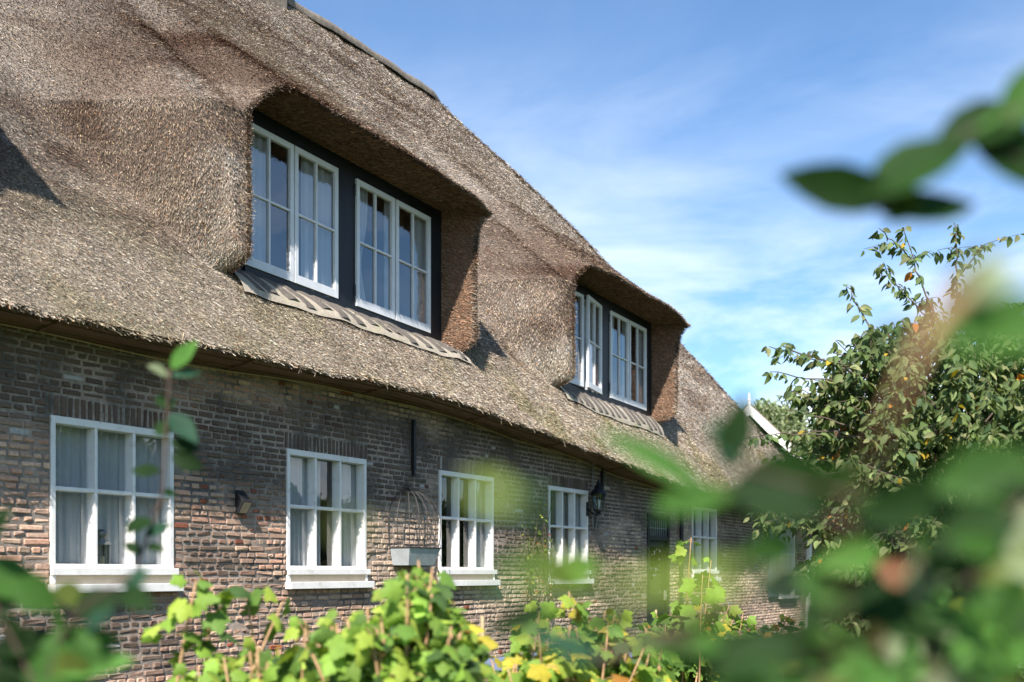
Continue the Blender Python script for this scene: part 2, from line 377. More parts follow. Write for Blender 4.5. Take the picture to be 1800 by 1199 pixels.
def build_roof():
    VV, FF, CC, MI = [], [], [], []; off = [0]
    def push(V, Fq, C, mi):
        V = np.asarray(V).reshape(-1, 3); VV.append(V); FF.append(np.asarray(Fq) + off[0]); CC.append(C); MI.append(np.full(len(Fq), mi)); off[0] += len(V)
    # front slope
    xs = np.unique(np.concatenate([np.linspace(-3.5, 3.0, 30), np.arange(3.0, 19.6, .07), np.linspace(19.6, X_CORNER, 70)] + [np.array(h) for h in HOLE]))
    qs = np.unique(np.concatenate([np.linspace(0, QS, 16), np.linspace(QS, QB, 30), np.linspace(QB, 1, 70)]))
    XX, QQ = np.meshgrid(xs, qs, indexing='ij')
    P, br = roof(XX, QQ); T = q2t(XX, QQ); TH_ = thip(XX)
    nx, nq = XX.shape
    idx = np.arange(nx * nq).reshape(nx, nq)
    cx = .5 * (xs[1:] + xs[:-1])[:, None] + 0 * QQ[1:, 1:]; cq = .5 * (qs[1:] + qs[:-1])[None] + 0 * cx
    keep = ~inhole(cx, cq) & (T[:-1, :-1] < TH_[:-1, :-1] + 1e-6)
    Fq = np.stack([idx[:-1, :-1], idx[1:, :-1], idx[1:, 1:], idx[:-1, 1:]], -1)[keep]
    c = thatch_col(P.reshape(-1, 3), br.reshape(-1), nx * nq, 0.0) * .55
    push(P, Fq, c, 0)
    # back slope, hip end and eaves underside
    qb = np.linspace(0, 1, 12); xb = np.linspace(-3.5, X_CORNER, 40)
    XB, QB_ = np.meshgrid(xb, qb, indexing='ij'); tb_ = np.minimum(QB_, thip(XB)); Y, Z = base(XB, tb_)
    G = np.stack([XB, 2 * RY - Y, Z], -1); i2 = np.arange(G.shape[0] * G.shape[1]).reshape(G.shape[:2])
    push(G, np.stack([i2[:-1, :-1], i2[:-1, 1:], i2[1:, 1:], i2[1:, :-1]], -1).reshape(-1, 4), np.full((i2.size, 3), .2), 0)
    xh = np.linspace(17.3, X_CORNER, 60); Yh, Zh = base(xh, thip(xh)); hp = []
    for v in np.linspace(0, 1, 20):
        hp.append(np.stack([xh + .9 * math.sin(math.pi * v) * np.clip((xh - XR_END) / 6, 0, 1), Yh * (1 - v) + (2 * RY - Yh) * v, Zh], -1))
    hp = np.array(hp); i3 = np.arange(hp.shape[0] * hp.shape[1]).reshape(hp.shape[:2])
    push(hp, np.stack([i3[:-1, :-1], i3[:-1, 1:], i3[1:, 1:], i3[1:, :-1]], -1).reshape(-1, 4), np.full((i3.size, 3), .22), 0)
    e0 = P[:, 0]; e1 = np.stack([xs, np.full_like(xs, -.30), Ze(xs) + .03], -1)
    U = np.stack([e0, e1], 1).reshape(-1, 3); k = np.arange(len(xs) - 1) * 2
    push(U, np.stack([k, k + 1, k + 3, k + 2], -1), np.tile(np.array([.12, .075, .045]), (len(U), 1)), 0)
    # dormer cheeks, brow undersides and sills
    extra = []
    for (a, b), (ha, hb) in zip(DORM, HOLE):
        tq = np.linspace(QS, QB, 26)
        for hx, fx in ((ha, a - .01), (hb, b + .035)):
            o_, _ = roof(np.full(26, hx), tq); i_ = o_.copy(); i_[:, 0] = fx; i_[:, 1] = FY + .02
            i_[:, 2] = np.clip(np.minimum(o_[:, 2] + .10 * ((tq - QS) / (QB - QS)) ** 3, 6.25 + sag(fx)), 4.40 + sag(fx), None)
            S = np.linspace(0, 1, 8)[:, None, None]; G = o_ * (1 - S) + i_ * S
            ii = np.arange(8 * 26).reshape(8, 26)
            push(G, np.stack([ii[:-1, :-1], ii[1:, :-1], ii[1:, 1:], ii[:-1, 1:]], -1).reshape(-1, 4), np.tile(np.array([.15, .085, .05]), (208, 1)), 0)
            extra.append(('cheek', o_, i_, hx == ha))
        xx = np.linspace(ha, hb, 60)
        for q in (QS, QB):
            o_, _ = roof(xx, np.full(60, q)); i_ = o_.copy(); i_[:, 0] = np.interp(xx, [ha, hb], [a - .01, b + .035]); i_[:, 1] = FY + .02
            i_[:, 2] = (4.44 + sag(xx)) if q == QS else np.minimum(o_[:, 2] + .10, 6.25 + sag(xx))
            S = np.linspace(0, 1, 8)[:, None, None]; G = o_ * (1 - S) + i_ * S
            ii = np.arange(8 * 60).reshape(8, 60)
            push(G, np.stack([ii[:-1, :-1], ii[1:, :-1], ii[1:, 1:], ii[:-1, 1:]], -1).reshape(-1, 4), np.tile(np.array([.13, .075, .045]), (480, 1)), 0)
            if q == QB: extra.append(('brow', o_, i_, None))
    # individual reeds over the slope, denser where the photograph is close to them
    n = 2700000
    X = rng.uniform(3.2, X_CORNER, n); q = rng.random(n)
    dq = np.where(q < QS, .118 / .12, np.where(q < QB, .19 / .18, .72 / .70))
    P0, br = roof(X, q)
    dep = P0[:, 0] * CT + (P0[:, 1] - CAM[1]) * ST
    keep = (rng.random(n) < np.clip((10.5 / dep) ** 1.6, .06, 1) * dq) & ~inhole(X, q, .0) & (q2t(X, q) < thip(X) + .004)
    X, q, P0, br, dep = X[keep], q[keep], P0[keep], br[keep], dep[keep]; n = len(X)
    e = 1e-3
    Pq, _ = roof(X, np.clip(q + e * 4, 0, 1.1), False); Pq0, _ = roof(X, np.clip(q - e * 4, 0, 1), False)
    Px, _ = roof(X + .02, q, False); Px0, _ = roof(X - .02, q, False)
    D = -nrm(Pq - Pq0); Tx = nrm(Px - Px0); Nn = nrm(np.cross(Tx, -D))
    # the combing of the reed swings towards the windows near the dormers
    D = nrm(D + Tx * (.5 * (fbm(X * .8, q * 6, 0, 2) - .5))[:, None])
    sc = np.clip(dep / 11, .8, 2.2)
    L = rng.uniform(.020, .056, n) * sc ** .5; W = rng.uniform(.0030, .0056, n) * sc
    lg = rng.random(n) < .02; L[lg] *= 3.4; W[lg] *= .8
    c = thatch_col(P0, br, n)
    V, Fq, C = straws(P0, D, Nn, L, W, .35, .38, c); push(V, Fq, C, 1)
    # ragged ends along the eaves
    m = 26000; X = rng.uniform(3.2, X_CORNER, m); P0, _ = roof(X, np.zeros(m)); back = rng.random(m) ** 1.5
    P0 = P0 + np.stack([np.zeros(m), back * .22, -.012 + back * .03 + rng.normal(0, .012, m)], -1)
    D = np.tile([0, -.80, -.60], (m, 1)); D = D + rng.normal(0, .18, (m, 3)); D = nrm(D)
    V, Fq, C = straws(P0, D, np.tile([0, -.6, .8], (m, 1)), rng.uniform(.05, .12, m), rng.uniform(.005, .009, m), .1, .25,
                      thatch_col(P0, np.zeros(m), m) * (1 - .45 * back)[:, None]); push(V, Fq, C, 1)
    m = 90; X = rng.uniform(4, 20, m); P0, _ = roof(X, np.zeros(m)); D = np.tile([0, -.25, -1.0], (m, 1)) + rng.normal(0, .25, (m, 3))
    V, Fq, C = straws(P0, nrm(D), np.tile([0, -1., 0], (m, 1)), rng.uniform(.08, .22, m), np.full(m, .006), .1, .2, np.tile([.5, .4, .26], (m, 1))); push(V, Fq, C, 1)
    # reeds on cheeks, brows and around the opening edges
    for kind, o_, i_, left in extra:
        m = 9000 if kind == 'cheek' else 22000
        k = rng.integers(0, len(o_) - 1, m); f = rng.random((m, 1)); s = rng.random((m, 1))
        oo = o_[k] * (1 - f) + o_[k + 1] * f; ii = i_[k] * (1 - f) + i_[k + 1] * f
        P0 = oo * (1 - s) + ii * s
        D = nrm(oo - ii)
        if kind == 'cheek': nn = np.tile([1.0 if left else -1.0, -.3, 0], (m, 1)); D = nrm(D + np.array([0, 0, -.45]))
        else: nn = np.tile([0, -.3, -1.0], (m, 1))
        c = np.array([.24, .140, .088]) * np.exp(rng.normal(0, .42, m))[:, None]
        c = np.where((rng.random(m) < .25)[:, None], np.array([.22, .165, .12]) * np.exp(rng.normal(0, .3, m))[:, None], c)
        V, Fq, C = straws(P0, D, nrm(nn), rng.uniform(.04, .11, m), rng.uniform(.004, .007, m), .18, .2, c); push(V, Fq, C, 1)
        m = 2600 if kind == 'cheek' else 6500
        k = rng.integers(0, len(o_) - 1, m); f = rng.random((m, 1)); oo = o_[k] * (1 - f) + o_[k + 1] * f; ii = i_[k] * (1 - f) + i_[k + 1] * f
        D = nrm(nrm(oo - ii) * .8 + np.array([0, -.2, -.5]) + rng.normal(0, .25, (m, 3)))
        c = thatch_col(oo, np.full(m, .6), m)
        V, Fq, C = straws(oo + rng.normal(0, .012, (m, 3)), D, np.tile([0, -1., .2], (m, 1)), rng.uniform(.035, .085, m), rng.uniform(.005, .008, m), .2, .25, c); push(V, Fq, C, 1)
    # hip edge tufts
    m = 16000; X = rng.uniform(XR_END - .3, X_CORNER, m); Y, Z = base(X, thip(X)); P0 = np.stack([X + rng.normal(0, .05, m), Y, Z + rng.normal(0, .03, m)], -1)
    D = nrm(np.tile([.35, -.45, -.72], (m, 1)) + rng.normal(0, .2, (m, 3)))
    V, Fq, C = straws(P0, D, np.tile([.2, -.6, .75], (m, 1)), rng.uniform(.06, .16, m), rng.uniform(.01, .02, m), .3, .3, thatch_col(P0, np.zeros(m), m)); push(V, Fq, C, 1)
    mesh_np('roof', np.concatenate(VV), [np.concatenate(FF)], [M['thatch_base'], M['thatch']], house, np.concatenate(MI), np.concatenate(CC))
build_roof()

# ridge capping, chimney on the ridge
def build_ridge():
    xs = np.arange(-3.5, XR_END + .05, .12); V, Q = [], []; k = 9
    for i, x in enumerate(xs):
        dz = float(fbm(x * 1.1, 2.0)) * .12 - .05; r = .12 + .03 * float(vnoise(x * 2.5, 7.0)); dr = 1 - .75 * float(sst(XR_END - .5, XR_END + .05, x))
        for j in range(k):
            t = R(-25) + R(230) * j / (k - 1)
            V.append((x, RY - r * math.cos(t) * dr * 1.1, RZ - .07 + dz + r * math.sin(t) * dr))
    n = len(xs)
    for i in range(n - 1):
        for j in range(k - 1): Q.append((i * k + j, i * k + j + 1, (i + 1) * k + j + 1, (i + 1) * k + j))
    mesh_np('ridge_cap', V, [np.array(Q)], M['ridge'], house, smooth=True)
    c = MB().box(11.95, 12.98, RY - .3, RY + .5, RZ - .6, RZ + 1.5).box(11.88, 13.05, RY - .37, RY + .57, RZ + 1.502, RZ + 1.7)
    ch = c.build('chimney', M['ridge'], house, bevel=.01)
    MB().box(12.984, 13.16, RY - .22, RY + .1, RZ + .03, RZ + .12).box(12.984, 13.0, RY - .3, RY + .5, RZ - .1, RZ + .32).build('lead_flashing', M['lead'], ch)
build_ridge()

# ------------------------------------------------------------------ brick wall
WX0, WX1 = 1.0, 27.35
WIN = [(5.35, 6.61), (8.09, 9.37), (10.80, 12.06), (13.57, 14.82), (19.15, 20.45)]
WZ0, WZ1 = 1.33, 2.80
W6 = (24.45, 25.75, 0.95, 2.85)
DOOR = (17.08, 18.04, 0.0, 2.55)
OPEN = [(a, b, WZ0, WZ1) for a, b in WIN] + [W6, DOOR]
SOLD = [(a - .03, b + .03, WZ1, WZ1 + .175) for a, b in WIN] + [(W6[0] - .03, W6[1] + .03, W6[3], W6[3] + .175)]
def wtop(X): return Ze(X) - .035

def build_wall():
    V, Q, C = [], [], []; nv = [0]
    xs = sorted({WX0, WX1} | {v for o in OPEN for v in o[:2]} | set(np.arange(WX0, WX1, .6)))
    zs = sorted({-.1} | {v for o in OPEN for v in o[2:]} | {2.2, 2.7})
    zs.append(99)
    for i in range(len(xs) - 1):
        for j in range(len(zs) - 1):
            x0, x1 = xs[i], xs[i + 1]; z0, z1 = zs[j], zs[j + 1]; mx_, mz = (x0 + x1) / 2, (z0 + min(z1, 3)) / 2
            if any(o[0] < mx_ < o[1] and o[2] < mz < o[3] for o in OPEN): continue
            t0, t1 = (float(wtop(x0)), float(wtop(x1))) if z1 == 99 else (z1, z1)
            V += [(x0, .009, z0), (x1, .009, z0), (x1, .009, t1), (x0, .009, t0)]; Q.append((nv[0], nv[0] + 1, nv[0] + 2, nv[0] + 3)); nv[0] += 4
    # gable end, back and inner lining
    for P in ([(WX1, .009, -.1), (WX1, 9.9, -.1), (WX1, 9.9, 2.9), (WX1, .009, 2.9)], [(WX1, 9.9, -.1), (-3, 9.9, -.1), (-3, 9.9, 3.4), (WX1, 9.9, 2.9)], [(-3, 9.9, -.1), (-3, .02, -.1), (-3, .02, 3.4), (-3, 9.9, 3.4)], [(-3, .009, -.1), (WX0, .009, -.1), (WX0, .009, 3.45), (-3, .009, 3.45)]):
        V += P; Q.append((nv[0], nv[0] + 1, nv[0] + 2, nv[0] + 3)); nv[0] += 4
    nm = len(Q); V = [np.array(V)]; Q = [np.array(Q)]; C.append(np.full((nv[0], 3), .4))
    B = []                                                  # x0, x1, z0, z1
    ch = .0635; rows = int(3.7 / ch)
    blocks = OPEN + SOLD
    for r in range(rows):
        z0 = r * ch; z1 = z0 + ch
        segs = [(WX0, WX1)]
        for o in blocks:
            if o[2] < z1 - .012 and o[3] > z0 + .012:
                ns = []
                for s in segs:
                    if o[1] <= s[0] or o[0] >= s[1]: ns.append(s); continue
                    if o[0] > s[0]: ns.append((s[0], o[0]))
                    if o[1] < s[1]: ns.append((o[1], s[1]))
                segs = ns
        for s0, s1 in segs:
            x = s0 - (rng.random() * .1 if s0 == WX0 else 0)
            head = r % 2 == 0
            first = True
            while x < s1 - .02:
                w = rng.normal(.105, .009) if head else rng.normal(.208, .014)
                if not head and rng.random() < .07: w = rng.normal(.12, .02)
                if head and rng.random() < .08: w = rng.normal(.19, .02)
                if first and not head: w *= rng.uniform(.5, 1)
                first = False
                e = min(x + w, s1)
                if s1 - e < .045: e = s1
                zt = float(wtop((x + e) / 2))
                if z0 + .03 < zt and e - x > .03:
                    wob = .006 * math.sin(x * 1.3 + r) + .010 * (float(fbm(x * .7, r * .4)) - .5)
                    B.append((x + .006, e - .006, z0 + .0065 + wob, z1 - .0065 + wob + rng.normal(0, .0015), 0))
                x = e
    for o in SOLD:
        x = o[0]
        while x < o[1] - .02:
            w = rng.normal(.062, .004); e = min(x + w, o[1]); B.append((x + .005, e - .005, o[2] + .004, o[3] - .004 + rng.normal(0, .003), 1)); x = e
    B = np.array(B); n = len(B)
    # 4 x 4 rounded, chipped face per brick
    u = np.array([0, .0, 1, 1.0]); ix, iz = np.meshgrid(range(4), range(4), indexing='ij')
    ins = rng.uniform(.008, .018, (n, 1, 1))
    xu = np.stack([B[:, 0], B[:, 0], B[:, 1], B[:, 1]], -1)[:, :, None] + 0 * ix[None]
    zu = np.stack([B[:, 2], B[:, 2], B[:, 3], B[:, 3]], -1)[:, None, :] + 0 * ix[None]
    xu = xu + np.where(ix == 1, 1, np.where(ix == 2, -1, 0)) * ins * (1 + rng.normal(0, .35, (n, 4, 4)))
    zu = zu + np.where(iz == 1, 1, np.where(iz == 2, -1, 0)) * ins * .8 * (1 + rng.normal(0, .35, (n, 4, 4)))
    edge = (ix == 0) | (ix == 3) | (iz == 0) | (iz == 3)
    corner = ((ix == 0) | (ix == 3)) & ((iz == 0) | (iz == 3))
    xu = xu + np.where(corner, np.where(ix == 0, 1, -1), 0) * rng.uniform(0, .007, (n, 4, 4))
    zu = zu + np.where(corner, np.where(iz == 0, 1, -1), 0) * rng.uniform(0, .006, (n, 4, 4)) + rng.normal(0, .0012, (n, 4, 4))
    yu = np.where(edge, .016, rng.normal(-.001, .004, (n, 1, 1)) + rng.normal(0, .003, (n, 4, 4)))
    G = np.stack([xu, yu, zu], -1).reshape(n, 16, 3)
    q = np.array([(i * 4 + j, (i + 1) * 4 + j, (i + 1) * 4 + j + 1, i * 4 + j + 1) for i in range(3) for j in range(3)])
    Qb = (q[None] + (np.arange(n) * 16)[:, None, None]).reshape(-1, 4) + nv[0]
    cx, cz = (B[:, 0] + B[:, 1]) / 2, (B[:, 2] + B[:, 3]) / 2
    pal = np.array([[.265, .185, .135], [.34, .235, .175], [.20, .15, .12], [.25, .20, .145], [.37, .275, .195], [.31, .175, .12], [.15, .125, .105]])
    right = sst(7.5, 11, cx + (fbm(cx * .6, cz) - .5) * 3)
    pr = np.stack([.28 + 0 * cx, .2 + 0 * cx, .17 + 0 * cx, .12 + .22 * right, .08 + .12 * right, .15 - .12 * right, .06 + .05 * right], -1); pr /= pr.sum(1, keepdims=True)
    pick = (pr.cumsum(1) < rng.random((n, 1))).sum(1).clip(0, 6)
    c = pal[pick] * .55 + np.array([.275, .188, .146]) * .45; c = np.array([1.56, 1.47, 1.38]) * c * np.exp(rng.normal(0, .11, n))[:, None] * (.72 + .62 * fbm(cx * .9, cz * 1.6, 4.4, 3))[:, None]
    yel = right[:, None] * .5; c = c * (1 - yel) + c.mean(1, keepdims=True) * np.array([1.22, 1.02, .76]) * 1.08 * yel
    red = (rng.random(n) < .018 * (1 - .7 * right) + .10 * np.exp(-((cx - 7.2) / .7) ** 2 - ((cz - 2.15) / .25) ** 2))
    c = np.where(red[:, None], np.array([.30, .10, .055]) * rng.uniform(.7, 1.2, (n, 1)), c)
    soot_shade = sst(.50, .66, fbm(cx * .42 + 3, cz * 1.1, 1.7, 4) + .16 * sst(2.0, 2.9, cz)) * .85  # patchy soot, plus painted-in eaves shade growing towards the wall top
    c = c * (1 - soot_shade[:, None]) + np.array([.072, .057, .046]) * soot_shade[:, None]
    pale = rng.random(n) < .008; c = np.where(pale[:, None], np.array([.40, .38, .35]), c)
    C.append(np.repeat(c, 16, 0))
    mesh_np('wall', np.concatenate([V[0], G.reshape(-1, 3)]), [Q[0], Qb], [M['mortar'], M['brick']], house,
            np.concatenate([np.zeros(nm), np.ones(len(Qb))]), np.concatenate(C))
build_wall()

# boards under the eaves, with the wire that runs along the wall head
def build_soffit():
    xs = np.linspace(-3.3, X_CORNER - .3, 90); V, Q = [], []; b = 4
    ys = np.linspace(-.36, .03, b + 1); n = 0
    for k in range(b):
        y0, y1 = ys[k] + .002, ys[k + 1] - .002
        for i, x in enumerate(xs):
            z = float(wtop(x)) - .002 - (.012 * (k % 2))
            za, zc = z - .12 * y0, z - .12 * y1
            V += [(x, y0, za), (x, y1, zc), (x, y0, za + .022), (x, y1, zc + .022)]
            if i: a = n - 4; Q += [(a, n, n + 1, a + 1), (a + 2, a + 3, n + 3, n + 2), (a, a + 2, n + 2, n), (a + 1, n + 1, n + 3, a + 3)]
            n += 4
    s = mesh_np('soffit_boards', V, [np.array(Q)], M['wood'], house)
    for x in np.arange(5.2, 27, 2.05): MB().box(x, x + .03, -.34, .03, float(wtop(x)) - .03, float(wtop(x)) + .01, lambda v: v + np.array([0, 0, -.12 * v[1]])).build('batten', M['wood'], s)
    xw = np.linspace(3, 20, 80); MB().tube(np.stack([xw, np.full(80, -.025), wtop(xw) - .035 - .012 * np.sin(xw * 2.1)], -1), .006, 5).build('cable', M['cane'], house)
build_soffit()

# ------------------------------------------------------------------ ground floor windows
def wall_window(a, b, z0, z1, sill=True):
    W = MB(); j = .042; yb = .115
    f0 = z0 + .20 if sill else z0
    W.box(a, a + j, -.012, yb, f0, z1).box(b - j, b, -.012, yb, f0, z1)
    W.box(a + j, b - j, -.012, yb, z1 - .06, z1).box(a + j, b - j, -.012, yb, f0, f0 + .045)
    pw = (b - a - 2 * j) / 3; zm = f0 + (z1 - f0) * .53
    for k in (1, 2): W.box(a + j + pw * k - .014, a + j + pw * k + .014, -.006, yb - .002, f0 + .045, z1 - .06)
    ed = [a + j, a + j + pw - .014, a + j + pw + .014, a + j + 2 * pw - .014, a + j + 2 * pw + .014, b - j]
    for k in (0, 2, 4): W.box(ed[k], ed[k + 1], 0.0, yb - .004, zm - .016, zm + .016)
    o = W.build('window', M['white'], house, bevel=.003)
    sheet(a + j, b - j, yb - .026, f0 + .045, z1 - .06, M['glass'], o)
    if sill:
        S = MB()
        S.box(a - .012, b + .03, -.05, -.013, f0 - .05, f0 + .012)
        S.box(a + .03, b - .03, -.012, .02, z0 + .075, f0 - .05)
        S.box(a, a + .03, -.03, .02, z0 + .077, f0 - .052).box(b - .03, b, -.03, .02, z0 + .077, f0 - .052)
        S.box(a - .015, b + .055, -.085, .02, z0, z0 + .075)
        s = S.build('sill', M['white'], o, bevel=.004)
        MB().box(a + .032, b - .032, -.0155, -.0125, z0 + .079, f0 - .053).build('apron_board', M['cream'], o)
    return o
for a, b in WIN: wall_window(a, b, WZ0, WZ1)
w6 = wall_window(*W6, sill=False)
MB().box(W6[0] - .03, W6[1] + .05, -.1, .02, W6[2] - .06, W6[2] - .002).build('sill', M['white'], w6, bevel=.004)

# open shutter left of the last window, corner post, downpipe, irons
sh = MB()
for k in range(7):
    x0 = W6[0] - .06 - .10 * (k + 1); sh.box(x0 + .003, x0 + .097, -.05, -.022, .95, 2.85)
for z in (1.15, 2.6): sh.box(W6[0] - .75, W6[0] - .07, -.066, -.051, z, z + .09)
sh.box(W6[0] - .76, W6[0] - .06, -.062, -.02, 2.853, 2.89)
sh.build('shutter', mat('grey_green_shutter', (.10, .14, .15), .5, n_scale=10, n_amt=.2), house, bevel=.003)
MB().box(26.75, 26.95, -.09, .0, 0, 2.4).build('post', M['white'], house, bevel=.005)
dp = MB().tube([(18.46, -.07, 0), (18.46, -.07, 2.9)], .04, 10)
for z in (.5, 1.6, 2.6): dp.tube([(18.46, -.07, z), (18.46, -.07, z + .05)], .048, 10)
dp.build('downpipe', M['iron'], house, smooth=False)
for x, z0, z1 in ((10.24, 2.72, 3.36), (15.28, 2.72, 3.36)):
    MB().box(x - .022, x + .022, -.05, -.004, z0 + .03, z1).box(x - .03, x + .03, -.055, -.051, (z0 + z1) / 2 - .03, (z0 + z1) / 2 + .03).box(x - .014, x + .014, -.045, -.004, z0 - .04, z0 + .029).build('tie_iron', M['iron'], house, bevel=.006)
pc = MB().tube([(14.93, -.03, 3.36), (14.93, -.03, 2.30), (14.95, -.03, 2.22), (15.02, -.03, 2.18), (15.06, -.03, 2.26), (15.06, -.05, 2.42)], .014, 7)
for z in (3.1, 2.75, 2.42): pc.box(14.905, 14.955, -.05, -.006, z, z + .025)
pc.box(14.89, 14.97, -.07, -.006, 3.22, 3.32)
pc.build('conduit', mat('grey_conduit', (.20, .19, .18), .6), house)

# dark door with glazed panel and iron grille above
def build_door():
    x0, x1, z0, z1 = DOOR
    d = MB().box(x0, x0 + .08, -.015, .12, 0, z1).box(x1 - .08, x1, -.015, .12, 0, z1).box(x0 + .08, x1 - .08, -.015, .12, z1 - .08, z1).box(x0 + .08, x1 - .08, -.015, .12, 2.08, 2.16)
    o = d.build('door_frame', M['black'], house, bevel=.004)
    l = MB(); a, b = x0 + .085, x1 - .085
    l.box(a, a + .11, .03, .075, .02, 2.075).box(b - .11, b, .03, .075, .02, 2.075).box(a + .11, b - .11, .03, .075, 1.96, 2.075).box(a + .11, b - .11, .03, .075, 1.0, 1.12).box(a + .11, b - .11, .03, .075, .02, .2)
    for k in range(6):
        w = (b - a - .22) / 6; l.box(a + .11 + w * k + .004, a + .11 + w * (k + 1) - .004, .045, .07, .2, 1.0)
    lf = l.build('door', M['black'], house, bevel=.003)
    sheet(a + .11, b - .11, .055, 1.12, 1.96, M['glass_up'], lf)
    MB().box(b - .09, b - .02, .0, .03, 1.0, 1.18).tube([(b - .055, .0, 1.08), (b - .055, -.03, 1.08), (b - .16, -.03, 1.08)], .01, 6).build('handle', M['steel'], lf)
    g = MB()
    for k in range(9):
        x = x0 + .1 + k * (x1 - x0 - .2) / 8; g.tube([(x, .02, 2.16), (x, .02, z1 - .08)], .008, 5)
    g.box(x0 + .08, x1 - .08, .012, .028, 2.3, 2.315)
    g.build('grille', mat('grille_iron', (.22, .23, .23), .5), o)
    sheet(x0 + .08, x1 - .08, .065, 2.16, z1 - .08, M['glass'], o)
build_door()

# ------------------------------------------------------------------ dormers
def sheared(v):
    return np.array([v[0], v[1], v[2] + float(sag(v[0]))])
def build_dormer(k):
    a, b = DORM[k]; Z0, Z1 = 4.60, 6.08
    lx = [(a + .21, a + .92), (a + .935, a + 1.635), (a + 1.955, a + 2.665), (a + 2.69, a + 3.40)]
    fr = MB()
    fr.box(a - .04, lx[0][0], FY, FY + .14, Z0 - .10, Z1 + .20, sheared).box(lx[3][1], b + .05, FY, FY + .14, Z0 - .10, Z1 + .20, sheared)
    fr.box(lx[1][1], lx[2][0], FY - .002, FY + .14, Z0 - .10, Z1 + .02, sheared)
    n = 6
    for i in range(n):
        p, q = lx[0][0] + (lx[3][1] - lx[0][0]) * i / n, lx[0][0] + (lx[3][1] - lx[0][0]) * (i + 1) / n
        fr.box(p, q, FY + .002, FY + .14, Z1 + .018, Z1 + .20, sheared).box(p, q, FY - .03, FY + .14, Z0 - .10, Z0 - .018, sheared)
    f = fr.build('dormer_frame', M['black'], house)
    for x in (lx[2][0] - .012, lx[3][1] + .012, lx[1][1] + .012):
        for z in (Z0 + .12, Z1 - .2): MB().box(x - .014, x + .014, FY - .012, FY - .003, z, z + .13, sheared).build('hinge', M['iron'], f)
    for i, (p, q) in enumerate(lx):
        ang = 0.0
        if k == 2 and i == 1: ang = R(9)
        if k == 2 and i == 0: ang = R(-3)
        hx = q if i in (1, 3) else p
        def rot(v, y0=FY - .03):
            dx, dy = v[0] - hx, v[1] - y0
            c, s = math.cos(ang), math.sin(ang)
            w = np.array([hx + dx * c - dy * s, y0 + dx * s + dy * c, v[2]])
            w[2] += float(sag(v[0])); return w
        c = MB(); y0, y1 = FY - .03, FY + .012; s = .055
        c.box(p, p + s, y0, y1, Z0, Z1, rot).box(q - s, q, y0, y1, Z0, Z1, rot)
        c.box(p + s, q - s, y0, y1, Z0, Z0 + .095, rot).box(p + s, q - s, y0, y1, Z1 - .06, Z1, rot)
        m = (p + q) / 2; zm = Z0 + .095 + (Z1 - Z0 - .155) * .5
        c.box(m - .012, m + .012, y0 + .006, y1, Z0 + .095, Z1 - .06, rot)
        c.box(p + s, m - .012, y0 + .006, y1 - .002, zm - .012, zm + .012, rot).box(m + .012, q - s, y0 + .006, y1 - .002, zm - .012, zm + .012, rot)
        o = c.build('casement', M['grey_white'], house, bevel=.003)
        if ang > .1: o['label'] = 'casement swung slightly open'
        sheet(p + s, q - s, y1 - .012, Z0 + .095, Z1 - .06, M['glass_up'], o, rot)
    # sloping mortar ledge with half-sunk tiles under the sill
    xs = np.linspace(a - .06, b + .22, 61); V, Q = [], []; nc = 8
    for i, x in enumerate(xs):
        P, _ = roof(np.array([x]), np.array([QS])); Pl, _ = roof(np.array([x]), np.array([QS * .80]))
        top = np.array([x, FY - .005, 4.525 + float(sag(x))]); bot = Pl[0] + np.array([0, -.045, .015])
        for j in range(nc):
            s = j / (nc - 1); p = top * (1 - s) + bot * s
            bul = .032 * math.sin(math.pi * s) ** .7
            p = p + np.array([0, -.6, .8]) * bul + np.array([0, 0, 1]) * (float(vnoise(x * 6, s * 4, k)) - .5) * .02
            if j == nc - 1: p = p - np.array([0, 0, .03])
            V.append(p)
    for i in range(60):
        for j in range(nc - 1): Q.append((i * nc + j, i * nc + j + 1, (i + 1) * nc + j + 1, (i + 1) * nc + j))
    lg = mesh_np('sill_ledge', V, [np.array(Q)], M['ledge'], house, smooth=True)
    # each tile: a curved tongue lying aslant on the ledge
    V = np.array(V).reshape(61, nc, 3); T = MB(); cnt = 15
    for t in range(cnt):
        u0 = (t + .35 + rng.normal(0, .09)) / cnt * 58; jt = rng.uniform(-.10, .05); jo = rng.normal(0, .003)
        Pp = []; ns = 9
        for j in range(ns):
            s = .06 + (.86 + jt) * j / (ns - 1); sk = 2.6 * (s - .2) + .5 * s * s
            for w in np.linspace(-1, 1, 7):
                u = np.clip(u0 + 1.2 * w + sk, 0, 59.99); i = int(u); fr_ = u - i
                row = V[i] * (1 - fr_) + V[i + 1] * fr_
                y = s * (nc - 1); jj = min(int(y), nc - 2); ff = y - jj
                p = row[jj] * (1 - ff) + row[jj + 1] * ff
                Pp.append(p + np.array([0, -.6, .8]) * (.002 + .018 * (1 - w * w) + jo))
        T.add(Pp, [(j * 7 + w, j * 7 + w + 1, (j + 1) * 7 + w + 1, (j + 1) * 7 + w) for j in range(ns - 1) for w in range(6)])
    T.build('sunk_tile', M['tile'], lg, smooth=True)
for k in range(3): build_dormer(k)

# rooms behind the glass
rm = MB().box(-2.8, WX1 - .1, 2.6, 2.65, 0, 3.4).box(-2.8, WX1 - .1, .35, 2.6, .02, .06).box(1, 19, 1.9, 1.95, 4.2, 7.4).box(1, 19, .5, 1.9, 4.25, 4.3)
rm.build('room', M['room'], house)

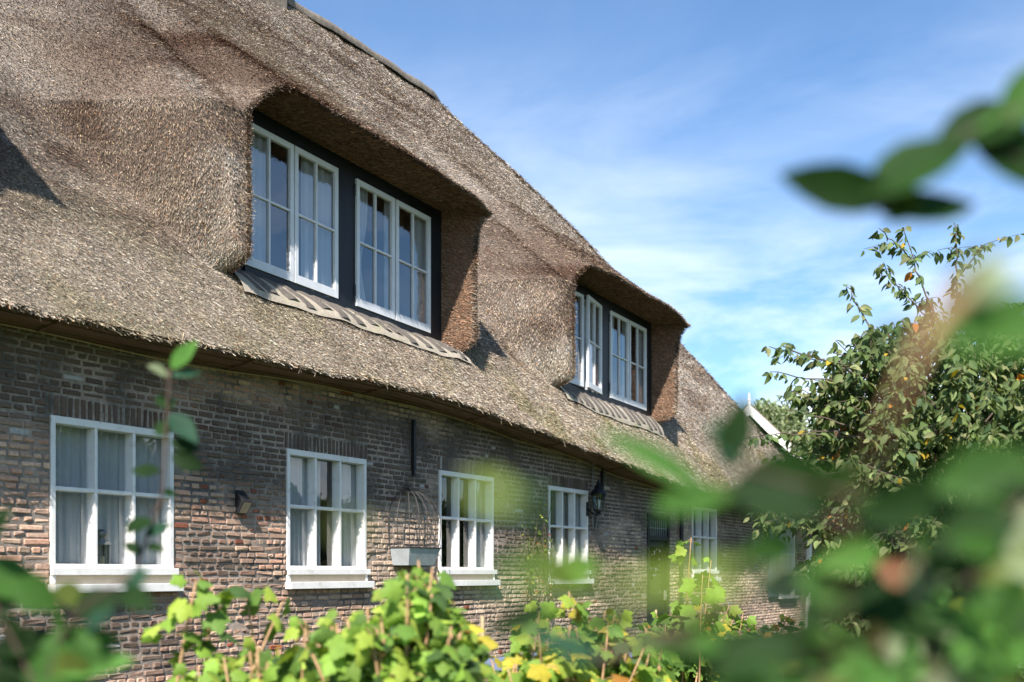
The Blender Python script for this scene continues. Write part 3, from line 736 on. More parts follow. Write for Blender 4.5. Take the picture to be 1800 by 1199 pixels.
# ------------------------------------------------------------------ things inside and on the wall
def curtain(x0, x1, y, z0, z1, label, group, folds=9, amp=.014, tie=0.0, shear=0.0):
    nx, nz = 70, 14; V, Q = [], []
    ph = rng.random() * 6; xc = .5 * (x0 + x1)
    for i in range(nx):
        for j in range(nz):
            u = i / (nx - 1); v = j / (nz - 1)
            x = x0 + (x1 - x0) * u; z = z0 + (z1 - z0) * v
            pinch = tie * math.exp(-((v - .35) / .25) ** 2); x = x + (x0 - x) * pinch
            V.append((x, y + amp * math.sin(u * folds * 6.28 + ph + .5 * math.sin(3 * v)) + .4 * amp * math.sin(u * folds * 15 + ph), z + (float(sag(x)) if z0 > 4 else 0)))
    for i in range(nx - 1):
        for j in range(nz - 1): Q.append((i * nz + j, (i + 1) * nz + j, (i + 1) * nz + j + 1, i * nz + j + 1))
    V = np.array(V); o = mesh_np('curtain', V - np.array([xc, y, z0]), [np.array(Q)], M['curtain'], smooth=True)
    o.location = (xc, y, z0)
    return tag(o, label, 'curtain', group)
G1 = 'net curtains behind the ground floor windows'; G2 = 'curtains behind the dormer windows'
curtain(5.38, 6.24, .165, 1.55, 2.78, 'wide white net curtain filling the left two thirds of the nearest brick wall window', G1, 9)
curtain(6.32, 6.72, .165, 1.55, 2.78, 'flat narrow white net curtain right of the dark gap in the window with the lantern', G1, 2, .012)
curtain(8.12, 8.60, .165, 1.55, 2.78, 'net curtain at the left of the second window along the brick wall', G1, 6)
curtain(8.63, 8.80, .165, 1.55, 2.78, 'slim net curtain strip in the middle panes of the second window along the brick wall', G1, 2)
curtain(9.02, 9.5, .165, 1.55, 2.78, 'net curtain at the right of the second window along the brick wall', G1, 3, .014)
curtain(10.86, 11.06, .165, 1.55, 2.78, 'gathered curtain at the left of the window beside the wire basket', G1, 4)
curtain(11.76, 12.25, .165, 1.55, 2.78, 'net curtain at the right of the window beside the wire basket', G1, 3, .014)
curtain(14.1, 14.35, .165, 1.55, 2.78, 'curtain in the middle panes of the window left of the wall lantern', G1, 3)
curtain(14.55, 15.0, .165, 1.55, 2.78, 'curtain in the right panes of the window left of the wall lantern', G1, 4)
for k, nm in ((1, 'nearer'), (2, 'farther')):
    a, b = DORM[k]
    curtain(a + .02, a + .62, .265, 4.62, 6.1, 'white curtain gathered behind the leftmost casement of the %s dormer' % nm, G2, 5)
    curtain(a + 1.15, a + 1.66, .265, 4.62, 6.1, 'white curtain left of the black centre post of the %s dormer' % nm, G2, 4, .018)
    curtain(a + 1.9, a + 2.25, .265, 4.62, 6.1, 'white tied curtain right of the black centre post of the %s dormer' % nm, G2, 4, .02, .35)
    curtain(a + 2.55, a + 2.85, .265, 4.62, 6.1, 'slim white curtain where the two right casements of the %s dormer meet' % nm, G2, 3)
    curtain(a + 3.2, a + 3.75, .265, 4.62, 6.1, 'white curtain behind the rightmost casement of the %s dormer' % nm, G2, 4)

def lathe(m, cx, cy, prof, n=14):
    V = [(cx + r * math.cos(6.2832 * j / n), cy + r * math.sin(6.2832 * j / n), z) for r, z in prof for j in range(n)]
    m.add(V, [(i * n + j, i * n + (j + 1) % n, (i + 1) * n + (j + 1) % n, (i + 1) * n + j) for i in range(len(prof) - 1) for j in range(n)])
# small lantern on the inner sill of the first window
ln = empty('candle_lantern', (5.93, .135, 1.545), 'small metal candle lantern standing on the inner sill of the nearest window', 'lantern')
c = MB(); cx, cy, z = 5.93, .122, 1.545
for dx in (-.05, .05):
    for dy in (-.03, .03): c.box(cx + dx - .006, cx + dx + .006, cy + dy - .006, cy + dy + .006, z + .03, z + .2)
lathe(c, cx, cy, [(0, z), (.075, z), (.075, z + .015), (.065, z + .03), (0, z + .03)], 4 * 4)
c.build('frame', M['lantern'], ln)
c = MB(); lathe(c, cx, cy, [(.085, z + .2), (.08, z + .215), (.045, z + .245), (.04, z + .27), (.055, z + .28), (.055, z + .31), (.02, z + .335), (0, z + .335)], 16); c.build('cap', M['lantern'], ln, smooth=True)
c = MB(); lathe(c, cx, cy, [(.0, z + .03), (.028, z + .03), (.028, z + .1), (0, z + .1)], 12); c.build('candle', M['cream'], ln)
for dx, rr in ((.0, 0),):
    sheet(cx - .043, cx + .043, cy - .049, z + .03, z + .2, M['lampglass'], ln)

# solar light on the brick between the first two windows
sl = empty('wall_light', (7.43, -.06, 2.08), 'small black wedge wall light with a steel front on the bricks', 'wall light')
MB().add([(7.37, 0, 2.10), (7.49, 0, 2.10), (7.37, -.04, 2.08), (7.49, -.04, 2.08), (7.37, 0, 2.32), (7.49, 0, 2.32), (7.37, -.12, 2.20), (7.49, -.12, 2.20)],
         [(0, 1, 3, 2), (2, 3, 7, 6), (4, 6, 7, 5), (0, 2, 6, 4), (1, 5, 7, 3), (0, 4, 5, 1)]).build('housing', M['iron'], sl, bevel=.004)
MB().add([(7.378, -.047, 2.09), (7.482, -.047, 2.09), (7.482, -.118, 2.193), (7.378, -.118, 2.193)], [(0, 1, 2, 3)]).build('reflector', M['steel'], sl)

# wall lantern beside the fourth window
wl = empty('wall_lantern', (14.80, -.02, 2.4), 'dark green four sided lantern bracketed to the wall right of a window', 'wall lantern')
cx, cy = 14.80, -.2
c = MB(); lathe(c, cx, cy, [(0, 2.42), (.03, 2.42), (.05, 2.47), (.085, 2.48), (.085, 2.50), (0, 2.50)], 8)
for k in range(6):
    t = 6.2832 * k / 6 + .3; c.tube([(cx + .075 * math.cos(t), cy + .075 * math.sin(t), 2.5), (cx + .115 * math.cos(t), cy + .115 * math.sin(t), 2.74)], .008, 5)
c.build('cage', M['black'], wl)
c = MB(); lathe(c, cx, cy, [(.135, 2.735), (.13, 2.76), (.07, 2.82), (.06, 2.86), (.035, 2.88), (.03, 2.92), (.012, 2.96), (0, 2.97)], 12); c.build('cap', M['black'], wl, smooth=True)
c = MB(); lathe(c, cx, cy, [(.066, 2.5), (.104, 2.735)], 6); c.build('lamp_glass', M['lampglass'], wl)
MB().tube([(cx, -.005, 2.52), (cx, -.09, 2.45), (cx, -.17, 2.40), (cx, cy, 2.425)], .012, 6).box(cx - .04, cx + .04, -.02, -.004, 2.40, 2.62).build('bracket', M['black'], wl)
c = MB(); lathe(c, cx, cy, [(0, 2.5), (.02, 2.52), (.03, 2.6), (.02, 2.65), (0, 2.66)], 10); c.build('bulb', M['white'], wl, smooth=True)

# half birdcage planter
bk = empty('wall_planter', (10.12, -.01, 1.6), 'zinc trough under a half birdcage of bent wire hung on the wall', 'planter')
x0, x1, zt, zb, dp_ = 9.80, 10.42, 1.80, 1.59, .30
c = MB()
o8 = [(x0, -.01, zt), (x1, -.01, zt), (x1, -dp_, zt), (x0, -dp_, zt)]; i8 = [(x0 + .05, -.01, zb), (x1 - .05, -.01, zb), (x1 - .06, -dp_ + .06, zb), (x0 + .06, -dp_ + .06, zb)]
c.add(o8 + i8, [(0, 3, 7, 4), (3, 2, 6, 7), (2, 1, 5, 6), (4, 7, 6, 5), (0, 4, 5, 1)])
c.build('trough', M['zinc'], bk)
c = MB()
for p, q in ((o8[0], o8[3]), (o8[3], o8[2]), (o8[2], o8[1])): c.tube([p, q], .009, 5)
apex = np.array([10.11, -.03, 2.50])
for (px_, py_) in [(x0 - .02, -.02), (x0, -.13), (x0 + .02, -.28), (x0 + .16, -.31), (x0 + .31, -.31), (x0 + .46, -.31), (x1 - .02, -.28), (x1, -.13), (x1 + .02, -.02)]:
    b0 = np.array([px_, py_, zt]); pts = []
    out = np.array([b0[0] - apex[0], b0[1] - apex[1], 0])
    for s in np.linspace(0, 1, 14):
        a_ = s * math.pi / 2; k_ = math.cos(a_) ** .85 * (1 + .22 * math.sin(2 * a_)); h = math.sin(a_) ** .9
        pts.append([apex[0] + out[0] * k_, apex[1] + out[1] * k_, zt + (apex[2] - zt) * h])
    c.tube(pts, .0056, 5)
for t in range(3):
    a_ = np.linspace(0, 5, 12); c.tube(np.stack([10.11 + (t - 1) * .04 + .025 * np.cos(a_), np.full(12, -.03), 2.535 + .025 * np.sin(a_)], -1), .006, 5)
c.build('wire_cage', M['wire'], bk)
lt = rng.normal(0, 1, (60, 3)) * np.array([.2, .08, .02]) + np.array([10.1, -.15, zt + .005])

# ------------------------------------------------------------------ leaves
def leaf_tmpl(fold=.25, curl=.25):
    u = np.array([0, .12, .3, .52, .75, .9, 1.0]); w = np.array([.04, .55, .92, 1.0, .68, .32, .02]); T = []
    for a, b in zip(u, w):
        for s in (-1, 0, 1): T.append((a, s * b * .5, abs(s) * b * .5 * fold - curl * a * a))
    Q = [(i * 3 + j, (i + 1) * 3 + j, (i + 1) * 3 + j + 1, i * 3 + j + 1) for i in range(len(u) - 1) for j in (0, 1)]
    return np.array(T), np.array(Q)
def lobed_tmpl():
    # five pointed lobes with toothed edges, fan built round the stalk end and the midrib
    pts = [(0, .02), (-.12, .16), (-.10, .30), (.02, .40), (.10, .36), (.22, .55), (.33, .53), (.47, .62), (.52, .44), (.56, .30), (.72, .30), (.80, .18), (.90, .14), (1.0, 0)]
    out = pts + [(a, -b) for a, b in reversed(pts[:-1])]
    T = [(.28, 0, .03)] + [(a, b, -.30 * b * b * 2 - .22 * max(a - .28, 0) ** 1.5 - (.08 if i % 2 else 0) * .4) for i, (a, b) in enumerate(out)]
    n = len(out)
    Q = [(0, 1 + i, 1 + (i + 1) % n) for i in range(n)]
    return np.array(T), np.array(Q)
SIMPLE, LOBED = leaf_tmpl(), lobed_tmpl()
def leaf_mesh(P, D, Nn, L, W, C, tmpl=SIMPLE, bend=None):
    T, Q = tmpl; n = len(P); D = nrm(np.asarray(D, float)); S = nrm(np.cross(Nn, D)); Nn = np.cross(D, S)
    b = np.ones(n) if bend is None else bend
    V = P[:, None] + D[:, None] * (T[None, :, :1] * L[:, None, None]) + S[:, None] * (T[None, :, 1:2] * W[:, None, None]) + Nn[:, None] * (T[None, :, 2:] * (L * b)[:, None, None])
    k = len(T); Fq = (Q[None] + (np.arange(n) * k)[:, None, None]).reshape(-1, Q.shape[1])
    return V.reshape(-1, 3), Fq, np.repeat(C, k, 0)
def foliage(name, parts, matl, parent):
    VV, FF, CC, o = [], [], [], 0
    for V, Fq, C in parts: VV.append(V); FF.append(Fq + o); CC.append(C); o += len(V)
    return mesh_np(name, np.concatenate(VV), FF if len({f.shape[1] for f in FF}) > 1 else [np.concatenate(FF)], matl, parent, col=np.concatenate(CC), smooth=True)
def mixcol(n, opts, pr, var=.18):
    o = np.array(opts); k = rng.choice(len(o), n, p=np.array(pr) / sum(pr)); return o[k] * np.exp(rng.normal(0, var, (n, 1)))

# ---- lobed yellow-green shrubs in front of the wall
SH_C = [(.19, .31, .045), (.11, .20, .035), (.27, .35, .05), (.06, .11, .03), (.42, .35, .04), (.30, .14, .03)]
def lobed_shrub(label, stems, depth, size, pr, group, density=1.0, name='leafy_shrub', foot=None):
    """stems: (x, y) tops in the photograph; each rises from the ground and carries leaves along its upper part"""
    fx = np.mean([s[0] for s in stems]) if foot is None else foot
    b = at(fx, HZ + 1.5 * F / depth, depth); b[2] = 0
    root = empty(name, b, label, 'shrub', group)
    st = MB(); parts = []
    for (sx, sy, dd, low) in stems:
        top = at(sx, sy, depth + dd); bot = b + np.array([rng.normal(0, .18), rng.normal(0, .18), 0]); bot[2] = 0
        mid = bot * .35 + top * .65 + rng.normal(0, .05, 3); mid[2] = top[2] * .55
        s = np.linspace(0, 1, 12)[:, None]; C_ = (1 - s) ** 2 * bot + 2 * s * (1 - s) * mid + s * s * top
        st.tube(C_, np.linspace(.013, .004, 12), 5)
        n = max(5, int(low * 50 * density)); t = rng.uniform(0, 1, n); zz = top[2] - t * low
        si = np.interp(-zz, -C_[::-1, 2], np.linspace(1, 0, 12)) if False else np.interp(zz, C_[:, 2], np.linspace(0, 1, 12))
        P = np.stack([np.interp(si, np.linspace(0, 1, 12), C_[:, k]) for k in range(3)], -1)
        ang = rng.uniform(0, 6.283, n); rad = rng.uniform(.03, .13, n) * (size / .11) * (.4 + t)
        off = np.stack([np.cos(ang) * rad, np.sin(ang) * rad, rng.uniform(-.03, .05, n)], -1)
        for p, q in zip(P[::2], (P + off)[::2]): st.tube([p, q], .0022, 3, False)
        Pl = P + off
        D = np.stack([np.cos(ang), np.sin(ang), rng.uniform(-1.2, .0, n)], -1)
        # leaves face the light
        Nn = nrm(np.array([-.3, -.75, .85]) + rng.normal(0, .6, (n, 3)))
        L = rng.uniform(.65, 1.15, n) * size * np.clip(.55 + t * 2, .5, 1)
        parts.append(leaf_mesh(Pl, D, Nn, L, L * rng.uniform(.85, 1.0, n), mixcol(n, SH_C, pr), LOBED, rng.uniform(.6, 1.4, n)))
    st.build('stem', M['tan_stem'], root, smooth=True); foliage('leaves', parts, M['leaf'], root)
    return root
GS = 'lobed leaf shrubs along the front of the house'
def tops(xa, xb, prof, n, dd, low):
    xs = np.linspace(xa, xb, n) + rng.normal(0, 9, n)
    return [(x, np.interp(x, [p[0] for p in prof], [p[1] for p in prof]) + rng.uniform(-6, 60), rng.uniform(-dd, dd), rng.uniform(low * .6, low)) for x in xs]
lobed_shrub('low leafy shrub with two lanky yellow green shoots rising beside the nearest window', [(345, 1020, 0, .28), (372, 1030, .1, .25), (432, 1035, .2, .06), (497, 1058, .2, .07)] + tops(330, 560, [(280, 1170), (400, 1145), (560, 1105)], 22, .25, .4), 4.2, .098, [6, 3, 3, 1, .2, .05], GS, foot=430)
lobed_shrub('tall bright green leafy shrub rising highest below the wire basket planter', tops(540, 840, [(520, 1100), (600, 1085), (680, 1050), (725, 1000), (760, 1015), (800, 1065), (850, 1140)], 48, .3, .55) + [(735, 985, 0, .4), (715, 1010, .05, .4), (760, 1000, -.05, .4)], 4.1, .098, [6, 3, 4, 1.0, .2, .05], GS, foot=700)
lobed_shrub('yellowing leafy shrub with golden tops below the window left of the door', tops(860, 1160, [(850, 1165), (940, 1095), (1005, 1046), (1060, 1075), (1170, 1110)], 36, .4, .5) + [(1000, 1040, 0, .3), (950, 1075, 0, .25)], 5.4, .105, [4, 2.5, 4, 1, 3, .25], GS, .8, foot=1000)
lobed_shrub('slender sprout with tiers of pale leaves standing in front of the door side window', [(1215, 945, 0, .9), (1250, 985, .2, .6), (1235, 1010, -.2, .6)], 9.0, .15, [6, 3, 3, .3, .4, 0], GS, .45, 'tall_sprout', foot=1240)
lobed_shrub('low shrub with red and gold leaf tips growing near the door', tops(1130, 1310, [(1130, 1090), (1250, 1058), (1320, 1085)], 34, .6, .8), 9.5, .13, [5, 4, 3, 2, 2.5, 1.2], GS, .9, foot=1225)
lobed_shrub('rust tinted shrub at the foot of the wall below the shuttered window', tops(1300, 1440, [(1290, 1100), (1380, 1085), (1450, 1110)], 22, .6, .8), 11.0, .13, [2, 3, 1.5, 2.5, 2, 3], GS, .8, foot=1370)

# canes stuck in the bed
for (cx_, y0, d, lb) in ((848, 1083, 6.6, 'pale cane leaning between two leafy shrubs before the brick wall'), (1153, 1072, 10.5, 'short pale cane standing at the foot of the dark door'), (1268, 1075, 10, 'pale cane standing in the bed right of the tall sprout')):
    p = at(cx_, y0, d); o = MB().tube([(p[0], p[1], 0), (p[0] + .01, p[1], p[2] * .5), tuple(p)], .012, 7)
    for z in np.arange(.25, p[2], .25): o.tube([(p[0] + .01 * min(1, z / p[2] * 2) * (1 if z < p[2] / 2 else 2 - 2 * z / p[2]), p[1], z), (p[0] + .01, p[1], z + .012)], .0145, 7)
    q = o.build('garden_cane', M['cane'])
    tag(q, lb, 'cane', 'garden canes in the bed')

# blue-grey table behind the shrubs
p0 = at(960, 1160, 7.4)
tb = empty('garden_table', (p0[0], p0[1], 0), 'blue grey garden table half hidden behind the leafy shrubs', 'table')
th = p0[2]; c = MB()
for k in range(7): c.box(p0[0] - .95, p0[0] + .95, p0[1] - .42 + k * .12, p0[1] - .42 + k * .12 + .112, th - .03, th)
c.build('tabletop', M['bluegrey'], tb, bevel=.004)
for sx in (-.85, .85):
    for sy in (-.34, .34): MB().box(p0[0] + sx - .03, p0[0] + sx + .03, p0[1] + sy - .03, p0[1] + sy + .03, 0, th - .032).build('leg', M['bluegrey'], tb)

# climbing rose on the wall left of the fourth window
cl = empty('climbing_rose', (13.2, -.1, 0), 'sparse climbing rose with thin shadowed stems and reddish leaves on the brick wall', 'climber')
st = MB(); parts = []
for k in range(9):
    x = 12.75 + .09 * k + rng.normal(0, .04); zt_ = rng.uniform(2.1, 2.9); z = np.linspace(0, zt_, 16)
    pts = np.stack([x + .10 * np.sin(z * 2 + k) + .12 * z * (rng.random() - .3), -.07 - .05 * np.sin(z * 1.7 + k), z], -1); st.tube(pts, np.linspace(.009, .003, 16), 5)
    n = 16; t = rng.uniform(.42, 1, n); P = np.stack([np.interp(t, np.linspace(0, 1, 16), pts[:, i]) for i in range(3)], -1)
    a = rng.uniform(0, 6.28, n); D = np.stack([np.cos(a), -np.abs(np.sin(a)) * .6, rng.uniform(-.6, .3, n)], -1); P = P + D * .04
    parts.append(leaf_mesh(P, D, nrm(np.array([0, -.8, .6]) + rng.normal(0, .4, (n, 3))), rng.uniform(.04, .08, n), rng.uniform(.025, .045, n), mixcol(n, [(.10, .15, .03), (.22, .07, .035), (.25, .26, .05), (.05, .08, .02)], [4, 2, 2, 3])))
st.build('stem', M['bark'], cl, smooth=True); foliage('leaves', parts, M['leaf'], cl)

# ---- cherry tree
def cherry():
    dep = 9.4; foot = at(1735, HZ, dep); foot[2] = 0
    root = empty('cherry_tree', foot, 'cherry tree with drooping dark green leaves and a few turning orange', 'tree')
    tr = MB(); crown_parts = []
    fork = at(1730, 900, dep)
    tr.tube([foot, foot * .5 + fork * .5 + np.array([.05, .03, 0]), fork], [.15, .11, .10], 10)
    LP, LD, LL = [], [], []
    def hang(P, n, spread=.05):
        for _ in range(n):
            a = rng.uniform(0, 6.283); d = np.array([math.cos(a) * .7, math.sin(a) * .7, rng.uniform(-1.1, -.1)])
            LP.append(P + d * rng.uniform(.0, spread)); LD.append(d); LL.append(rng.uniform(.055, .112))
    def limb(tip, r0, start=None, n=14, leafy=.55, twig=.5, lv=2, up=.25):
        s0 = fork if start is None else start
        s = np.linspace(0, 1, n)[:, None]; mid = (s0 + tip) / 2 + np.array([0, 0, up * np.linalg.norm(tip - s0)]) + rng.normal(0, .06, 3)
        C_ = (1 - s) ** 2 * s0 + 2 * s * (1 - s) * mid + s * s * tip; C_ += rng.normal(0, .012, C_.shape) * s
        tr.tube(C_, np.linspace(r0, .004, n), 6)
        ln_ = np.linalg.norm(np.diff(C_, axis=0), axis=1).sum()
        for t in np.arange(1 - leafy, 1.0, .035 / max(ln_, .4)):
            p = np.array([np.interp(t, s[:, 0], C_[:, k]) for k in range(3)])
            if rng.random() < .8: hang(p, lv)
            if rng.random() < twig * .16:
                a = rng.uniform(0, 6.28); q = p + np.array([math.cos(a), math.sin(a), rng.uniform(-.3, .6)]) * rng.uniform(.12, .35)
                w = np.linspace(0, 1, 5)[:, None]; tw = p * (1 - w) + q * w; tw[:, 2] -= .04 * w[:, 0] ** 2; tr.tube(tw, np.linspace(.004, .002, 5), 4)
                for x in tw[1:]: hang(x, 2)
        hang(tip, 3)
        return C_
    # limbs whose tips stand out against the sky
    a = limb(at(1470, 620, 9.2), .04, leafy=.5); limb(at(1348, 606, 9.1), .014, a[8], leafy=.9, up=.10); limb(at(1352, 655, 9.0), .010, a[8], leafy=.5, up=.10); limb(at(1395, 625, 9.3), .008, a[9], leafy=.3, up=.05, twig=.1)
    b = limb(at(1505, 590, 9.4), .035, leafy=.4); limb(at(1488, 500, 9.5), .012, b[9], leafy=.75, up=.0)
    c_ = limb(at(1660, 560, 9.7), .045, leafy=.3); limb(at(1590, 395, 9.8), .012, c_[10], leafy=.55, up=0); limb(at(1545, 470, 9.6), .009, c_[10], leafy=.5, up=.1); limb(at(1545, 405, 9.7), .008, at(1600, 460, 9.8), leafy=.9, up=0)
    limb(at(1680, 392, 9.9), .013, c_[10], leafy=.6, up=0); limb(at(1725, 430, 10), .009, at(1690, 480, 9.9), leafy=.8, up=0); limb(at(1700, 500, 9.9), .01, c_[10], leafy=.6, up=0)
    e = limb(at(1420, 760, 9.0), .03, leafy=.5); limb(at(1335, 765, 8.9), .010, e[9], leafy=.9, up=.05); limb(at(1380, 720, 9.1), .010, e[8], leafy=.5, up=.1)
    for tip in [(1400, 850, 8.8), (1440, 930, 8.7), (1500, 700, 9.2), (1560, 640, 9.6), (1800, 560, 9.6), (1860, 620, 9.5), (1480, 1010, 8.6), (1600, 760, 8.6), (1700, 720, 8.5), (1780, 800, 8.4), (1640, 880, 8.4), (1560, 960, 8.5), (1820, 700, 9.9), (1900, 800, 9.5), (1950, 700, 9.8), (1540, 820, 10.1), (1620, 660, 10.4), (1740, 630, 10.3), (1450, 860, 9.4), (1430, 800, 9.8), (1500, 900, 9.0), (1470, 960, 9.2), (1560, 730, 9.0), (1650, 800, 8.8), (1500, 780, 9.5)]:
        m_ = limb(at(*tip), .028, leafy=.62, lv=4, twig=1.6)
        for q in (6, 8, 10, 12): limb(m_[q] + rng.normal(0, .33, 3), .008, m_[q], 7, .9, .6, 2, .1)
    # inner clumps
    cen = at(1700, 840, 9.5)
    for k in range(1300):
        v = nrm(rng.normal(0, 1, 3)) * rng.uniform(.35, 1.0) ** .5 * np.array([1.6, 1.7, 1.42])
        p = cen + v
        if fbm(p[0] * 1.5, p[1] * 1.5, p[2] * 1.5, 2) < .44: continue
        q = p + nrm(v) * .22; w = np.linspace(0, 1, 4)[:, None]; tw = p * (1 - w) + q * w; tr.tube(tw, .004, 4)
        for x in tw: hang(x, 6, .11)
    P, D, L = np.array(LP), np.array(LD), np.array(LL); n = len(P)
    Nn = nrm(np.array([-.35, -.65, .7]) + rng.normal(0, .4, (n, 3)))
    C = mixcol(n, [(.095, .140, .045), (.135, .175, .060), (.055, .095, .035), (.19, .20, .085), (.45, .30, .03), (.48, .17, .03), (.16, .085, .045)], [6, 5.5, 3, 2.2, .14, .10, .05], .24)
    tr.build('trunk', M['bark'], root, smooth=True)
    foliage('crown', [leaf_mesh(P, D, Nn, L, L * rng.uniform(.45, .58, n), C, SIMPLE, rng.uniform(.3, 1.4, n))], M['leaf'], root)
cherry()

# ---- bigger trees and hedge beyond
def far_tree(name, label, x, ytop, dep, rx, rz, cols, pr, leaf, n, trunk_h, ecc=1.0):
    top = at(x, ytop, dep); c0 = top - np.array([0, 0, rz]); foot = np.array([top[0], top[1], 0])
    root = empty(name, foot, label, 'tree')
    t = MB(); t.tube([foot, (foot + c0) / 2 + rng.normal(0, .1, 3), c0], [rx * .10, rx * .08, rx * .05], 9); P = []
    nb = 26
    for k in range(nb):
        v = nrm(rng.normal(0, 1, 3)); v[2] = abs(v[2]) * 1.0 - .25; e = c0 + v * np.array([rx, rx * ecc, rz]) * rng.uniform(.45, .8)
        t.tube([c0 * .8 + foot * .2 if rng.random() < .4 else c0, (c0 + e) / 2 + rng.normal(0, rx * .06, 3), e], [rx * .03, rx * .02, rx * .006], 5)
        m = n // nb; d = rng.normal(0, 1, (m, 3)); d = nrm(d) * (rng.random((m, 1)) ** .45) * np.array([rx, rx, rz]) * rng.uniform(.24, .42)
        P.append(e + d)
    P = np.concatenate(P); m = len(P); D = nrm(nrm(P - c0) + rng.normal(0, .7, (m, 3)) + np.array([0, 0, -.3])); Nn = nrm(np.array([-.2, -.5, .9]) + rng.normal(0, .5, (m, 3)))
    t.build('trunk', M['bark'], root, smooth=True)
    L = rng.uniform(.7, 1.3, m) * leaf
    foliage('crown', [leaf_mesh(P, D, Nn, L, L * .45, mixcol(m, cols, pr, .22), SIMPLE)], M['leaf'], root)
far_tree('willow_tree', 'pale grey green willow crown far behind the white bargeboard', 1372, 676, 46, 2.3, 3.0, [(.24, .28, .15), (.17, .21, .11), (.30, .33, .20)], [3, 3, 2], .26, 9000, 3)
far_tree('background_tree', 'dark green tree behind the left branches of the cherry tree', 1475, 728, 34, 2.4, 2.6, [(.05, .09, .03), (.08, .12, .04), (.03, .06, .02)], [3, 2, 3], .22, 9000, 3)
far_tree('background_tree', 'dense tree filling the background at the right edge behind the cherry', 1760, 640, 24, 3.6, 3.6, [(.04, .07, .025), (.06, .09, .03), (.025, .045, .018)], [3, 2, 3], .2, 12000, 3)
def hedge():
    p0 = at(1490, HZ, 17.0); p1 = at(2150, HZ, 12.0)
    root = empty('hedge', (p0[0], p0[1], 0), 'dark clipped hedge closing the garden behind the cherry tree', 'hedge')
    n = 14000; u = rng.random(n); P = p0[None] * (1 - u[:, None]) + p1[None] * u[:, None]
    nn = np.array([p1[1] - p0[1], p0[0] - p1[0], 0]); nn /= np.linalg.norm(nn)
    h = 2.75 + .25 * fbm(u * 20, 0, 0, 3); v = rng.random(n) ** .7; off = np.sqrt(rng.random(n)) * .5
    P[:, 2] = v * h; P = P + nn * (np.where(rng.random(n) < .8, 1, -1) * off)[:, None] + rng.normal(0, .05, (n, 3)) * 1.2
    D = nrm(rng.normal(0, 1, (n, 3)) + np.array([0, 0, -.2])); L = rng.uniform(.08, .15, n)
    m = MB()
    for t in np.linspace(.02, .98, 22):
        q = p0 * (1 - t) + p1 * t; m.tube([(q[0], q[1], 0), (q[0] + .05, q[1], 1.2), (q[0], q[1] + .1, 2.3)], [.05, .035, .012], 6)
    m.build('stem', M['bark'], root)
    foliage('leaves', [leaf_mesh(P, D, nrm(np.array([-.2, -.6, .8]) + rng.normal(0, .5, (n, 3))), L, L * .55, mixcol(n, [(.04, .075, .022), (.07, .11, .03), (.03, .05, .018), (.14, .14, .04)], [4, 3, 3, .6], .2))], M['leaf'], root)
hedge()

# ---- neighbouring barn whose white bargeboard shows past the hip
def barn():
    ap = at(1317, 722, 36.0); rt = at(1402, 803, 35.6)
    d = np.array([rt[0] - ap[0], rt[1] - ap[1]]); wlen = np.linalg.norm(d); d /= wlen; k = (rt[2] - ap[2]) / wlen; half = (ap[2] - 2.6) / -k
    root = empty('barn', (ap[0], ap[1], 0), 'reed covered barn with a white bargeboard and finial beyond the farmhouse hip', 'barn')
    bk = np.array([-d[1], d[0]]); 
    if bk[1] < 0: bk = -bk
    P = lambda s, y, z: (ap[0] + d[0] * s + bk[0] * y, ap[1] + d[1] * s + bk[1] * y, z)
    g = MB().add([P(-half + .4, .3, 0), P(half - .4, .3, 0), P(half - .4, .3, 2.8), P(0, .3, ap[2] - .3), P(-half + .4, .3, 2.8)], [], [(0, 1, 2), (0, 2, 4), (4, 2, 3)])
    g.build('gable_wall', M['barnroof'], root)
    r = MB()
    for s in (-1, 1): r.add([P(0, -.05, ap[2] + .28), P(s * half, -.05, 2.6 + .28), P(s * half, 12, 2.6 + .28), P(0, 12, ap[2] + .28), P(0, -.05, ap[2]), P(s * half, -.05, 2.6), P(s * half, 12, 2.6), P(0, 12, ap[2])], [(0, 1, 2, 3), (4, 7, 6, 5), (0, 4, 5, 1), (1, 5, 6, 2), (2, 6, 7, 3)])
    r.build('roof', M['barnroof'], root)
    for s in (-1, 1):
        MB().add([P(0, -.10, ap[2] + .20), P(s * half, -.10, 2.6 + .20), P(s * half, -.10, 2.6 - .16), P(0, -.10, ap[2] - .16), P(0, -.16, ap[2] + .20), P(s * half, -.16, 2.6 + .20), P(s * half, -.16, 2.6 - .16), P(0, -.16, ap[2] - .16)], [(0, 1, 2, 3), (4, 7, 6, 5), (0, 4, 5, 1), (1, 5, 6, 2), (2, 6, 7, 3), (3, 7, 4, 0)]).build('bargeboard', M['white'], root)
    f = MB(); q = P(0, -.13, 0)
    lathe(f, q[0], q[1], [(.05, ap[2] - .1), (.05, ap[2] + .3), (.065, ap[2] + .33), (.04, ap[2] + .38), (.03, ap[2] + .5), (0, ap[2] + .62)], 8); f.build('finial', M['white'], root)
barn()

